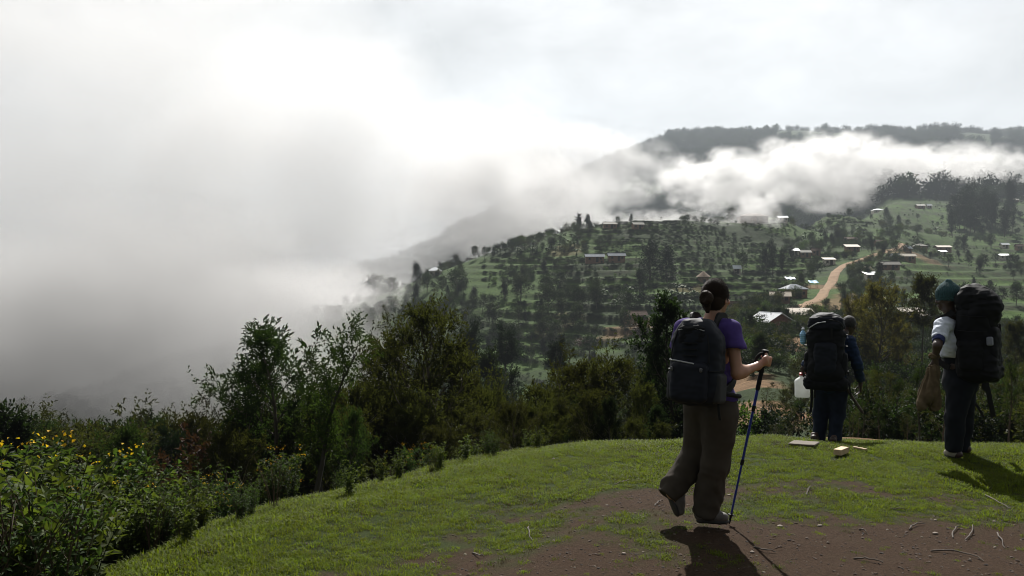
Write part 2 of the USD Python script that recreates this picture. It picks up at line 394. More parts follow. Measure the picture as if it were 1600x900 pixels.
def head(B, c, A, s=1.0):
    """Skull, jaw, nose, brow, lips, ears and eye sockets. A: rows right, forward, up of the head."""
    R, Fw, U = A; P = lambda r_, f, u: np.array(c) + (R * r_ + Fw * f + U * u) * s
    B.ell(P(0, -.008, .02), np.array([.074, .094, .098]) * s, A, k=.02)
    B.ell(P(0, .025, -.045), np.array([.058, .066, .07]) * s, A, k=.035)
    B.ell(P(0, .066, -.092), np.array([.025, .022, .02]) * s, A, k=.03)
    B.cap(P(0, .088, .012), P(0, .106, -.028), .009 * s, .013 * s, k=.014)
    for q in (-1, 1):
        B.ell(P(q * .016, .094, -.033), np.array([.011, .012, .008]) * s, A, k=.008)
        B.ell(P(q * .033, .096, .008), np.array([.019, .014, .012]) * s, A, k=.010, cut=True)
        B.ell(P(q * .033, .079, .008), np.array([.013, .013, .013]) * s, A, k=.004)
        B.ell(P(q * .034, .083, .028), np.array([.024, .010, .007]) * s, A, k=.012)
        B.ell(P(q * .046, .066, -.022), np.array([.022, .02, .018]) * s, A, k=.02)
        B.ell(P(q * .078, -.004, -.012), np.array([.010, .02, .033]) * s, A, k=.008)
        B.ell(P(q * .086, .004, -.010), np.array([.007, .010, .018]) * s, A, k=.004, cut=True)
    B.ell(P(0, .090, -.062), np.array([.024, .010, .0065]) * s, A, k=.006)
    B.ell(P(0, .088, -.073), np.array([.021, .010, .0075]) * s, A, k=.006)

def shoe_mesh(heel, toe, up, h=.006, high=.10, width=.043):
    """Walking shoe: upper, padded collar and a separate thick sole. heel and toe are points on the bottom of the sole."""
    heel, toe, up = (np.array(e, float) for e in (heel, toe, up))
    f = toe - heel; L = np.linalg.norm(f); f /= L
    up = up - f * (up @ f); up /= np.linalg.norm(up); sd = np.cross(f, up)
    P = lambda a, b, c: heel + f * a * L + sd * b + up * c
    lo, hi = np.minimum(heel, toe) - .16, np.maximum(heel, toe) + .16
    B = Body(lo, hi, h, .03)
    B.cap(P(.12, 0, .05), P(.55, 0, .055), .038, .042); B.cap(P(.55, 0, .05), P(.86, .004, .04), .040, .034)
    B.cap(P(.16, 0, .06), P(.22, 0, high), .040, .044)
    B.cap(P(.45, 0, .075), P(.62, 0, .064), .020, .020, k=.03)
    B.cap(P(.22, 0, high + .03), P(.22, 0, high + .10), .034, cut=True, k=.01)
    upper = B.mesh(smooth=1)
    S = Body(lo, hi, h, .02)
    for a, b in ((.08, .035), (.35, .034), (.6, width), (.84, .036)):
        S.ell(P(a + .04, 0, .014), [.16 * L, b, .017], [f, sd, up], k=.03)
    sole = S.mesh(smooth=1)
    lace = [tube(curve([P(a, -.024, .088 - (a - .4) * .09), P(a + .02, 0, .100 - (a - .4) * .10), P(a, .024, .088 - (a - .4) * .09)], 6), .0035, 5) for a in (.40, .47, .54, .61)]
    return upper, sole, join(*lace)
# ------------------------------------------------------------------ people
skin_f = principled('skin_light', (.30, .155, .098), .5, noise=(9, .08), extra={'subsurface_weight': .08, 'subsurface_scale': .01})
skin_d = principled('skin_dark', (.035, .018, .012), .5, noise=(9, .12))
hair_f = principled('hair_dark_brown', (.020, .011, .007), .6, bump=(160, .003), spec=.12)
hair_b = principled('hair_black', (.008, .007, .006), .8, bump=(220, .003))
purple = principled('purple_jersey', (.052, .032, .15), .9, noise=(30, .12), bump=(900, .0004), spec=.15)
khaki = principled('brown_grey_trouser_cloth', (.042, .035, .027), .9, noise=(14, .15), bump=(700, .0005), spec=.12)
navy = principled('navy_pack_cloth', (.006, .008, .014), .7, noise=(25, .2), bump=(500, .0006), spec=.18)
black = principled('black_pack_cloth', (.005, .0055, .007), .75, noise=(20, .25), bump=(450, .0006), spec=.15)
webbing = principled('black_webbing', (.006, .006, .007), .7, spec=.2)
meshc = principled('dark_mesh_pocket', (.008, .009, .011), .8, bump=(300, .002))
silver = principled('reflective_piping', (.30, .31, .33), .5)
denim = principled('dark_denim', (.010, .015, .028), .9, noise=(18, .25), bump=(800, .0005), spec=.12)
bluejk = principled('blue_jacket_cloth', (.008, .020, .052), .8, noise=(12, .2), bump=(600, .0005), spec=.15)
darkc = principled('dark_trouser_cloth', (.008, .010, .014), .9, noise=(15, .25), bump=(700, .0005), spec=.12)
whitec = principled('white_shirt_cotton', (.50, .54, .62), .9, noise=(20, .06), bump=(700, .0005))
bluec = principled('deep_blue_cotton', (.012, .02, .09), .9, bump=(700, .0005))
teal = principled('teal_wool_knit', (.018, .055, .062), .95, noise=(60, .3), bump=(260, .004))
shoe1 = principled('grey_shoe_leather', (.075, .066, .06), .7, noise=(40, .25), bump=(220, .001))
shoe2 = principled('brown_boot_leather', (.05, .022, .014), .55, noise=(30, .3), bump=(220, .001))
shoe3 = principled('pale_shoe_cloth', (.28, .25, .21), .8, noise=(30, .2), bump=(220, .001))
rubber = principled('black_rubber', (.018, .017, .016), .7)
lacem = principled('pale_laces', (.5, .48, .45), .8)
eye_m = principled('dark_eyes', (.02, .015, .012), .2)

def unit3(v): return v / (np.linalg.norm(v) + 1e-9)
def finish_person(root, body, skin):
    obj('body', body, skin, root, True)

# ---- the woman walking with a pole
W = {k: at(*v) for k, v in dict(
    head=(1119, 463, 5.80), neck1=(1115, 484, 5.77), neck0=(1110, 503, 5.74), sL=(1067, 516, 5.86), sR=(1143, 518, 5.66),
    chest=(1110, 540, 5.77), waist=(1110, 592, 5.77), pelvis=(1111, 632, 5.77), hL=(1096, 645, 5.83), hR=(1127, 647, 5.70),
    kR=(1119, 726, 5.69), aR=(1104, 798, 5.72), kL=(1087, 712, 5.86), aL=(1052, 762, 5.80),
    eR=(1152, 584, 5.60), wR=(1184, 572, 5.70), pR=(1193, 567, 5.745), eL=(1064, 578, 5.98), wL=(1092, 584, 6.16), pL=(1098, 586, 6.22)).items()}
wy = math.radians(36)
WA = axes_yaw(wy); WH = axes_yaw(math.radians(44), .08)
lo, hi = at(1020, 905, 5.5) - [0, .1, 0], at(1225, 425, 6.0) + [0, .5, .05]
lo, hi = np.array([.9, 5.35, -.05]), np.array([1.88, 6.45, 1.72])
def legs(B, D, g, g2, ex=0.0, k=.03):
    """Pelvis, thighs and calves grown by ex."""
    A = WA if D is W else None
    B.ell(D['pelvis'], np.array([.165, .125, .13]) + ex, g, k=k)
    for s in 'LR':
        B.cap(D['h' + s], D['k' + s], .085 + ex, .058 + ex, k=k); B.cap(D['k' + s], D['a' + s], .056 + ex, .038 + ex + g2, k=k)
        mid = D['k' + s] * .65 + D['a' + s] * .35
        B.ell(mid + g[1] * -.02, np.array([.05, .055, .09]) + ex, g, k=k)
def torso(B, D, g, ex=0.0, k=.04, fem=True):
    B.ell(D['chest'], np.array([.155 if fem else .165, .105, .17]) + ex, g, k=k)
    B.cap(D['chest'], D['waist'], .115 + ex, .112 + ex, k=k)
    B.cap(D['sL'] * .85 + D['neck0'] * .15, D['sR'] * .85 + D['neck0'] * .15, .058 + ex, k=k)
    B.ell(D['waist'], np.array([.135 if fem else .145, .10, .12]) + ex, g, k=k)

B = Body(lo, hi, .0046, .02)
torso(B, W, WA); legs(B, W, WA, 0)
B.cap(W['neck0'] - [0, 0, .02], W['neck1'], .055, .049, k=.03); head(B, W['head'] - [0, 0, .012], WH)
B.cap(W['sR'], W['eR'], .045, .037); B.cap(W['eR'], W['wR'], .0385, .026); B.ell(W['eR'] * .75 + W['wR'] * .25, [.041, .041, .041], k=.03)
B.cap(W['sL'], W['eL'], .046, .038); B.cap(W['eL'], W['wL'], .039, .027)
pole_top, pole_tip = at(1196.5, 549, 5.762), at(1140, 820, 5.775)
pdir = (pole_top - pole_tip) / np.linalg.norm(pole_top - pole_tip)
hand_at = pole_top - pdir * .062
fd = W['pR'] - W['wR']; fd -= pdir * (fd @ pdir); fd /= np.linalg.norm(fd)
nrm = np.cross(pdir, fd)                                       # palm normal, to the pole
if nrm @ np.array([-1, .3, 0]) < 0: nrm = -nrm
hand(B, W['wR'], hand_at - nrm * .034 - fd * .016, fd, pdir, nrm, .95)
hand(B, W['wL'], W['pL'], W['pL'] - W['wL'], (0, .3, 1), (1, 0, 0), .95, closed=False)
for s, f0, f1 in (('R', at(1096, 806, 5.74), at(1132, 808, 5.70)), ('L', at(1049, 768, 5.79), at(1059, 795, 5.79))):
    B.cap(W['a' + s], f0, .036, .034, k=.03); B.cap(f0, f1, .033, .026, k=.03)
woman = thing('person', 'woman with dark bun and purple shirt walking right, gripping a blue trekking pole', 'person', (0, 0, 0))
finish_person(woman, B.mesh(smooth=1), skin_f)
# hair: cap, bun and loose strands
B = Body(W['head'] - .2, W['head'] + .2, .005, .02)
hc = W['head'] - [0, 0, .012]; Rh, Fh, Uh = WH
B.ell(hc + Uh * .026 - Fh * .016, [.087, .103, .105], WH, k=.02)
B.ell(hc - Fh * .05 - Uh * .035, [.068, .055, .075], WH, k=.04)
B.ell(hc + Fh * .105 - Uh * .04, [.075, .06, .10], WH, k=.02, cut=True)
B.ell(hc - Uh * .14 + Fh * .05, [.10, .10, .09], WH, k=.02, cut=True)
def strands(p):
    q = (p - hc) @ WH.T
    ang = np.arctan2(q[:, 0], q[:, 2] + .05) * 9 + q[:, 1] * 12
    return .0012 * np.sin(ang * 4 + fbm(p, 30, 2, 2) * 9) + .005 * (fbm(p, 22, 3, 4) - .5)
hair = obj('hair', B.mesh(wrinkle=strands, smooth=1), hair_f, woman, True)
bun_c = at(1105, 466, 5.665)
B = Body(bun_c - .1, bun_c + .1, .004, .02)
for i in range(10):
    a0, a1 = i * .63, i * .63 + 1.5
    pts = [bun_c + Rh * math.cos(a0 + (a1 - a0) * t) * .026 + Uh * math.sin(a0 + (a1 - a0) * t) * .030 - Fh * (.012 + .006 * (i % 3)) for t in (0, .5, 1)]
    B.cap(pts[0], pts[1], .017, .018, k=.008); B.cap(pts[1], pts[2], .018, .016, k=.008)
B.ell(bun_c, [.034, .03, .036], WH, k=.02); B.cap(bun_c, hc - Fh * .07, .028, .04, k=.02)
B.ell(bun_c - Uh * .055 + Fh * .01, [.02, .02, .05], WH, k=.02)
obj('hair_bun', B.mesh(smooth=1, wrinkle=lambda p: .0012 * np.sin(fbm(p, 30, 2, 5) * 60)), hair_f, woman, True)
rng = np.random.default_rng(5)
cv, cn, cw = [], [], []
hr = np.array([.0885, .1045, .1065]); ho = hc + Uh * .026 - Fh * .016
bl = (bun_c - ho) @ WH.T; bl = bl / np.linalg.norm(bl)
for i in range(2600):                                          # combed strands from the hairline to the bun
    dl = unit3(rng.normal(size=3))
    if dl[1] > .62 or dl[2] < -.45 or dl @ bl > .93: continue
    pts, kk = [], rng.uniform(.99, 1.03)
    for t in np.linspace(0, min(1, rng.uniform(.35, .8)), 6):
        e = unit3(dl * (1 - t) + bl * t); pts.append(ho + (e * hr * (kk + .012 * math.sin(i + t * 4))) @ WH)
    cv += pts; cn.append(6); cw += list(np.linspace(.0016, .0008, 6))
for i in range(170):
    th, ph = rng.uniform(0, 2 * PI), rng.uniform(.1, 1.5)
    dr = Rh * math.sin(ph) * math.cos(th) + Uh * math.cos(ph) + Fh * math.sin(ph) * math.sin(th) * .9
    if dr @ Fh > .75: continue
    p = hc + Uh * .024 - Fh * .014 + dr * np.array([.09, .09, .1]); tg = np.cross(dr, rng.normal(size=3)); tg /= np.linalg.norm(tg)
    L = rng.uniform(.02, .055)
    pts = [p - dr * .008, p + dr * rng.uniform(.004, .012) + tg * L * .45, p + dr * rng.uniform(-.003, .012) + tg * L]
    cv += [p_ for p_ in curve(pts, 5)]; cn.append(5); cw += [.0009, .0009, .0008, .0006, .0003]
cu = UsdGeom.BasisCurves.Define(stage, path_for('loose_strands', str(woman.GetPath())))
cu.CreateTypeAttr('linear'); cu.CreatePointsAttr(Vt.Vec3fArray.FromNumpy(np.array(cv, np.float32))); cu.CreateCurveVertexCountsAttr(cn); cu.CreateWidthsAttr(Vt.FloatArray.FromNumpy(np.array(cw, np.float32)))
cu.SetWidthsInterpolation('vertex')
UsdShade.MaterialBindingAPI.Apply(cu.GetPrim()).Bind(hair_f); tag(cu, kind='stuff')
# shirt with flaring cap sleeves
B = Body(lo, hi, .008, .03)
torso(B, W, WA, .014, k=.05)
B.cap(W['waist'], W['pelvis'] + [0, 0, .03], .125, .15, k=.04); B.ell(W['pelvis'] + [0, 0, .03], [.185, .14, .10], WA, k=.04); B.box(W['pelvis'] - [0, 0, .17], [.4, .4, .20], None, .01, k=.015, cut=True)
for s, t in (('R', .42), ('L', .42)):
    e = W['s' + s] * (1 - t) + W['e' + s] * t
    B.cap(W['s' + s], e + WA[0] * (.012 if s == 'R' else -.012), .060, .074, k=.04)
    dvec = (e - W['s' + s]) / np.linalg.norm(e - W['s' + s])
    B.cap(e + dvec * .05, e + dvec * .15, .083, cut=True, k=.012)
B.cap(W['neck0'] + [0, 0, .03], W['neck1'] + [0, 0, .06], .062, cut=True, k=.02)
obj('shirt', B.mesh(wrinkle=folds(.012, 14, 7, 2), smooth=1), purple, woman, True)
# trousers, loose, with folds
B = Body(lo, hi, .0075, .03)
legs(B, W, WA, .018, .014, k=.04)
for s in 'LR':
    dv = (W['a' + s] - W['k' + s]); dv /= np.linalg.norm(dv)
    B.cap(W['k' + s], W['a' + s] + dv * (.03 if s == 'R' else .075), .073, .072, k=.03)
    B.cap(W['h' + s], W['k' + s], .102, .078, k=.05)
    B.cap(W['a' + s] + dv * (.09 if s == 'R' else .135), W['a' + s] + dv * .25, .085, cut=True, k=.012)
B.cap(W['hR'] - WA[1] * .06, W['kR'] * .5 + W['hR'] * .5, .09, .08, k=.05)
def wr(p):
    b = folds(.026, 8, 3.5, 7)(p)
    low = smoothstep(.55, .25, p[:, 2])
    return b * (.6 + .9 * low) + low * .0035 * np.sin(p[:, 2] * 42 + p[:, 1] * 25 + p[:, 0] * 40 + fbm(p, 7, 2, 3) * 16)
obj('trousers', B.mesh(wrinkle=wr, smooth=1), khaki, woman, True)
for heel, toe, up in ((at(1090, 817, 5.745), at(1139, 819, 5.66), (0, 0, 1)), (at(1040, 766, 5.80), at(1057, 808, 5.78), (1, .25, .35))):
    u, s_, l = shoe_mesh(heel, toe, up)
    sh = obj('shoe', u, shoe1, woman, True); obj('sole', s_, rubber, sh, True); obj('laces', l, lacem, sh, True)

# her daypack
pc = at(1090, 566, 5.56)
PA = axes_yaw(wy, .10); Rp, Fp, Up = PA
dp = thing('backpack', 'dark navy daypack with silver piping worn by the woman in the purple shirt', 'backpack')
B = Body(pc - .42, pc + .42, .0075, .04)
B.box(pc - Up * .03, [.165, .11, .245], PA, .075); B.box(pc + Up * .12 - Fp * .01, [.118, .10, .16], PA, .075)
B.ell(pc - Up * .11 - Fp * .05, [.14, .095, .15], PA, k=.05)
obj('main_compartment', B.mesh(wrinkle=folds(.016, 11, 9, 12), smooth=1), navy, dp, True)
B = Body(pc - .42, pc + .42, .0075, .03)
B.box(pc - Up * .13 - Fp * .118, [.125, .05, .13], PA, .045)
fp = obj('front_pocket', B.mesh(wrinkle=folds(.010, 16, 12, 14), smooth=1), navy, dp, True)
obj('piping', tube(curve([pc + Rp * a - Fp * (.150 + .022 * math.cos(a * 9)) + Up * (-.005 - .014 * math.sin(a * 9)) for a in np.linspace(-.125, .05, 9)], 20), .0045, 6), silver, fp, True)
B = Body(pc - .42, pc + .42, .0075, .03)
B.box(pc + Up * .17 - Fp * .085, [.095, .035, .07], PA, .03)
tp = obj('top_pocket', B.mesh(wrinkle=folds(.016, 22, 20, 15), smooth=1), black, dp, True)
obj('zip', tube(curve([pc + Rp * a + Up * (.195 + .02 * math.cos(a * 14)) - Fp * .121 for a in np.linspace(-.09, .09, 7)], 14), .0025, 5), silver, tp, True)
for q in (-1, 1):
    sp = obj('side_pocket', Body(pc - .42, pc + .42, .0085, .03).box(pc + Rp * q * .155 - Up * .16, [.03, .075, .10], PA, .028).mesh(smooth=1), meshc, dp, True)
    S = W['sR'] if q > 0 else W['sL']
    ext = PA[0] * q
    n_ = W['neck0'] * .45 + S * .55
    obj('shoulder_strap', ribbon(curve([pc + Up * .19 + Rp * q * .075 + Fp * .07, n_ + Up * .068 - Fp * .05, n_ + Up * .072 + Fp * .03, n_ + Up * .0 + Fp * .10, W['chest'] + Rp * q * .13 + Fp * .14 - Up * .05, W['waist'] + Rp * q * .155 + Fp * .03, pc + Rp * q * .14 + Fp * .05 - Up * .2], 30), .055, .016, up=Rp), webbing, dp)
    obj('compression_strap', ribbon(curve([pc + Rp * q * .165 + Fp * .05 - Up * .04, pc + Rp * q * .168 - Fp * .05 - Up * .05, pc + Rp * q * .13 - Fp * .125 - Up * .055], 10), .018, .004, up=Up), webbing, dp)
    obj('dangling_strap', ribbon(curve([pc + Rp * q * .15 - Up * .21, pc + Rp * q * .165 - Up * .28 - Fp * .02, pc + Rp * (q * .16 + .01) - Up * .36], 10), .016, .004, up=Fp), webbing, dp)
buck = principled('grey_plastic_buckle', (.05, .05, .055), .4)
for q in (-1, 1):
    obj('buckle', Body(pc - .42, pc + .42, .006, .004).box(pc + Rp * q * .10 - Fp * .172 - Up * .05, [.014, .006, .018], PA, .004).mesh(smooth=1), buck, dp, True)
    obj('seam', tube(curve([pc + Rp * q * .10 + Up * .20 - Fp * .10, pc + Rp * q * .125 + Up * .08 - Fp * .118, pc + Rp * q * .128 - Up * .0 - Fp * .122], 10), .004, 5), webbing, dp, True)
for zz in (.10, .06, .02):
    obj('daisy_chain', ribbon(curve([pc + Rp * a + Up * (zz + .02) - Fp * (.137 - abs(a) * .2) for a in (-.05, 0, .05)], 7), .02, .006, up=Up), webbing, dp)
obj('haul_loop', tube(curve([pc + Up * .245 - Rp * .03, pc + Up * .285, pc + Up * .245 + Rp * .03], 9), .006, 6), webbing, dp, True)
obj('hip_belt', tube(curve([pc - Up * .19 - Rp * .14 + Fp * .06, W['pelvis'] - Rp * .19 + Up * .07, W['pelvis'] + Fp * .16 + Up * .07, W['pelvis'] + Rp * .195 + Up * .07, pc - Up * .19 + Rp * .14 + Fp * .06], 24), .016, 8), webbing, dp, True)

def trekking_pole(name, label, top, tip, shaft_m, grip_m, strap=True):
    t = thing(name, label, 'trekking pole')
    dv = (top - tip) / np.linalg.norm(top - tip); L = np.linalg.norm(top - tip)
    P = lambda s: tip + dv * s
    sdv = np.cross(dv, [0, 1, 0]); sdv /= np.linalg.norm(sdv)
    obj('shaft', join(tube([P(.07), P(L * .38)], .0075, 10), tube([P(L * .36), P(L * .68)], .0088, 10), tube([P(L * .66), P(L - .16)], .010, 10)), shaft_m, t, 40)
    gp = [(L - .27, .012), (L - .262, .015), (L - .15, .0155), (L - .145, .018), (L - .10, .0165), (L - .07, .0185), (L - .03, .017), (L - .012, .023), (L + .006, .022), (L + .012, .012)]
    g = obj('grip', tube([P(a) for a, b in gp], [b for a, b in gp], 14), grip_m, t, 40)
    for s in (.36, .67):
        obj('twist_lock', tube([P(L * s - .02), P(L * s - .016), P(L * s + .016), P(L * s + .02)], [.009, .0125, .0125, .010], 10), grip_m, t, 40)
    obj('tip', tube([P(0), P(.02), P(.075), P(.08)], [.003, .007, .010, .006], 10), grip_m, t, 40)
    obj('basket', tube([P(.06), P(.064), P(.070), P(.073)], [.010, .024, .022, .010], 14), grip_m, t, 40)
    if strap:
        obj('wrist_strap', ribbon(curve([P(L - .03), P(L - .03) + sdv * .03 - [0, .02, -.008], P(L - .055) + sdv * .058 - [0, .028, 0], P(L - .10) + sdv * .062 - [0, .03, 0], P(L - .135) + sdv * .03 - [0, .025, 0], P(L - .13)], 24), .02, .003, up=(0, 1, .2)), webbing, t)
    return t
polem = principled('blue_anodised_tube', (.02, .035, .24), .3, extra={'metallic': .5})
trekking_pole('trekking_pole', 'blue trekking pole with black grip in the hand of the woman in purple', pole_top, pole_tip, polem, webbing)
# ---- two men with tall packs
def man(D, yaw, hyaw, lean, bounds, h, skin, label, top_m, leg_m, shoe_m, feet, hands, hair_kind, sleeves, hpitch=.1, tuck=None):
    A = axes_yaw(yaw, lean); H = axes_yaw(hyaw, hpitch)
    lo, hi = bounds
    p = thing('person', label, 'person')
    B = Body(lo, hi, h, .02)
    torso(B, D, A, fem=False); legs(B, D, A, 0)
    B.cap(D['neck0'] - [0, 0, .02], D['neck1'], .06, .056, k=.03); head(B, D['head'], H)
    for s in 'LR':
        B.cap(D['s' + s], D['e' + s], .048, .040); B.cap(D['e' + s], D['w' + s], .041, .027)
        fd_, sd_, n_, cl = hands[s]
        pal = D['w' + s] + np.array(fd_, float) / np.linalg.norm(fd_) * .065
        hand(B, D['w' + s], pal, fd_, sd_, n_, 1.0, cl)
    for s, (f0, f1, up) in feet.items():
        f0, f1 = np.array(f0), np.array(f1)
        B.cap(D['a' + s], f0 + [0, 0, .045], .037, .034, k=.03); B.cap(f0 + [0, 0, .045], f1 * .85 + f0 * .15 + [0, 0, .035], .034, .026, k=.03)
    obj('body', B.mesh(smooth=1), skin, p, True)
    # top: sleeves is the fraction of the arm that is covered (1 = to the elbow, 2 = to the wrist)
    B = Body(lo, hi, h * 1.5, .03)
    torso(B, D, A, .018, k=.05, fem=False)
    B.cap(D['waist'], D['pelvis'] + [0, 0, .03], .14, .16, k=.04); B.ell(D['pelvis'] + [0, 0, .03], [.185, .15, .10], A, k=.04)
    for s in 'LR':
        pts = [D['s' + s], D['e' + s], D['w' + s]]
        t1 = min(sleeves, 1.0); e = pts[0] * (1 - t1) + pts[1] * t1
        B.cap(pts[0], e, .068, .058 if sleeves > 1 else .066, k=.03)
        if sleeves > 1:
            e = pts[1] * (2 - sleeves) + pts[2] * (sleeves - 1); B.cap(pts[1], e, .059, .046, k=.03)
        dv = (e - pts[0]) / np.linalg.norm(e - pts[0])
        B.cap(e + dv * .06, e + dv * .16, .075, cut=True, k=.012)
    B.cap(D['neck0'] + [0, 0, .035], D['neck1'] + [0, 0, .08], .066, cut=True, k=.02)
    if tuck: B.box(D['pelvis'] * [1, 1, 0] + [0, 0, tuck - .58], [.22, .22, .5], None, .01, k=.015, cut=True)
    obj('jacket' if sleeves > 1 else 'shirt', B.mesh(wrinkle=folds(.024, 16, 9, int(yaw * 10) + 21), smooth=1), top_m, p, True)
    B = Body(lo, hi, h * 1.5, .03)
    legs(B, D, A, .020, .014, k=.035)
    if tuck: B.cap(D['pelvis'] + [0, 0, .04], D['waist'] * [1, 1, 0] + [0, 0, tuck - .05], .15, .135, k=.06)
    for s in 'LR':
        dv = (D['a' + s] - D['k' + s]); dv /= np.linalg.norm(dv)
        B.cap(D['h' + s], D['k' + s], .105, .078, k=.05); B.cap(D['k' + s], D['a' + s] + dv * .02, .075, .068, k=.03)
        B.cap(D['a' + s] + dv * .075, D['a' + s] + dv * .2, .075, cut=True, k=.012)
    obj('trousers', B.mesh(wrinkle=folds(.024, 9, 3.5, 31), smooth=1), leg_m, p, True)
    for s, (f0, f1, up) in feet.items():
        u, so, l = shoe_mesh(f0, f1, up, h=.008)
        q = obj('shoe', u, shoe_m, p, True); obj('sole', so, rubber, q, True); obj('laces', l, lacem if shoe_m is shoe3 else webbing, q, True)
    R_, F_, U_ = H
    if hair_kind == 'short':
        B = Body(D['head'] - .2, D['head'] + .2, .006, .02)
        B.ell(D['head'] + U_ * .03 - F_ * .012, [.083, .10, .098], H, k=.02)
        B.ell(D['head'] - U_ * .12 + F_ * .05, [.10, .11, .10], H, k=.02, cut=True); B.ell(D['head'] + F_ * .115 - U_ * .03, [.08, .06, .085], H, k=.02, cut=True)
        obj('hair', B.mesh(wrinkle=lambda q: .008 * (fbm(q, 60, 3, 1) - .5), smooth=1), hair_b, p, True)
    else:
        B = Body(D['head'] - .25, D['head'] + .25, .006, .02)
        c = D['head'] + U_ * .035 - F_ * .012
        B.ell(c, [.104, .118, .115], H, k=.02); B.cap(c + U_ * .04, c + U_ * .125 - F_ * .012, .075, .022, k=.06)
        B.ell(D['head'] - U_ * .115 + F_ * .03, [.13, .14, .115], H, k=.015, cut=True)
        cap_ = obj('beanie', B.mesh(wrinkle=lambda q: .0022 * np.sin(np.arctan2((q - c) @ R_, (q - c) @ F_) * 34) + .010 * (fbm(q, 25, 2, 6) - .5), smooth=1), teal, p, True)
        th = np.linspace(0, 2 * PI, 40)
        ring = [c - U_ * .037 + R_ * .095 * math.cos(a) + F_ * .109 * math.sin(a) - U_ * .012 * (math.sin(a) < -.2) for a in th]
        obj('cuff', tube(ring, .009, 8), teal, cap_, True)
    return p, A

# middle man: seen from behind, head to the right of his pack, a white can in his left hand
M = {k: at(*v) for k, v in dict(head=(1327, 509, 10.72), neck1=(1319, 521, 10.66), neck0=(1313, 529, 10.62), sL=(1288, 534, 10.74), sR=(1329, 535, 10.50),
    chest=(1306, 553, 10.62), waist=(1301, 583, 10.60), pelvis=(1299, 604, 10.60), hL=(1288, 611, 10.66), hR=(1310, 611, 10.54),
    kL=(1283, 648, 10.70), kR=(1309, 649, 10.58), aL=(1281, 685, 10.66), aR=(1304, 687, 10.52), eR=(1340, 570, 10.44), wR=(1345, 598, 10.60),
    eL=(1266, 560, 10.72), wL=(1255, 575, 10.74)).items()}
gz = lambda x, y: ground(x, y)
def foot(px, d, px2, d2):
    a = at(px, 0, d); b = at(px2, 0, d2); a[2] = ground(a[0], a[1]) + .004; b[2] = ground(b[0], b[1]) + .004
    return a, b, (0, 0, 1)
mid, MA = man(M, math.radians(24), math.radians(38), .06, (np.array([3.2, 10.1, -.6]), np.array([4.75, 11.25, 1.35])), .0075, skin_d,
    'man in blue jacket under a rucksack, head bent, white jerrycan in hand', bluejk, denim, shoe2,
    {'L': foot(1272, 10.56, 1278, 10.80), 'R': foot(1302, 10.44, 1312, 10.66)},
    {'L': ((0, 0, -1), (0, 1, 0), (1, 0, 0), True), 'R': ((0, .1, -1), (0, 1, 0), (-1, 0, 0), False)}, 'short', 1.93, .35)

def tall_pack(name, label, c, A, half, m1, m2, lid=.16, seed=1, roll=True):
    """Trekking rucksack: bag, lid, front stuff pocket, side pockets, straps, frame sheet and hip belt."""
    R_, F_, U_ = A; hw, hd, hh = half
    t = thing(name, label, 'backpack')
    G = lambda hq=.011: Body(np.array(c) - (hh + .35), np.array(c) + (hh + .35), hq, .05)
    B = G(); B.box(c - U_ * hh * .12, [hw, hd, hh * .86], A, min(hw, hd) * .7); B.ell(c - U_ * hh * .55 - F_ * hd * .25, [hw * .98, hd * .95, hh * .42], A, k=.08)
    obj('main_bag', B.mesh(wrinkle=folds(.035, 8, 6, seed), smooth=1), m1, t, True)
    B = G(); B.box(c + U_ * hh * .80 - F_ * .015, [hw * .96, hd * 1.02, lid * .62], A, lid * .5); B.ell(c + U_ * hh * .86, [hw * .8, hd * .8, lid * .75], A, k=.06)
    ld = obj('lid', B.mesh(wrinkle=folds(.040, 10, 10, seed + 2), smooth=1), m2, t, True)
    obj('lid_strap', ribbon(curve([c + U_ * (hh * .8) + F_ * hd * .9 + R_ * hw * .35, c + U_ * (hh * .86 + lid * .78) + R_ * hw * .35, c + U_ * hh * .75 - F_ * hd * 1.06 + R_ * hw * .35, c + U_ * hh * .35 - F_ * hd * 1.04 + R_ * hw * .35], 20), .025, .006, up=R_ * .001 + F_), webbing, ld)
    B = G(); B.box(c - U_ * hh * .25 - F_ * hd * .98, [hw * .62, .05, hh * .48], A, .045)
    obj('front_pocket', B.mesh(wrinkle=folds(.022, 12, 9, seed + 4), smooth=1), m2, t, True)
    for q in (-1, 1):
        B = G(); B.box(c - U_ * hh * .38 + R_ * q * hw * .98, [.045, hd * .7, hh * .34], A, .04)
        obj('side_pocket', B.mesh(wrinkle=folds(.02, 12, 9, seed + 5 + q), smooth=1), m1, t, True)
        for zz in (.18, .52):
            obj('compression_strap', ribbon(curve([c + U_ * hh * zz + R_ * q * hw * 1.0 + F_ * hd * .8, c + U_ * hh * (zz - .03) + R_ * q * (hw + .035), c + U_ * hh * (zz - .05) + R_ * q * hw * .9 - F_ * hd * .95], 12), .022, .005, up=U_), webbing, t)
    if roll:
        B = G(.011); B.cap(c - U_ * hh * .98 - F_ * hd * .3 - R_ * hw * .85, c - U_ * hh * .98 - F_ * hd * .3 + R_ * hw * .85, .085, k=.03)
        obj('sleeping_roll', B.mesh(wrinkle=folds(.03, 14, 12, seed + 9), smooth=1), m1, t, True)
    return t

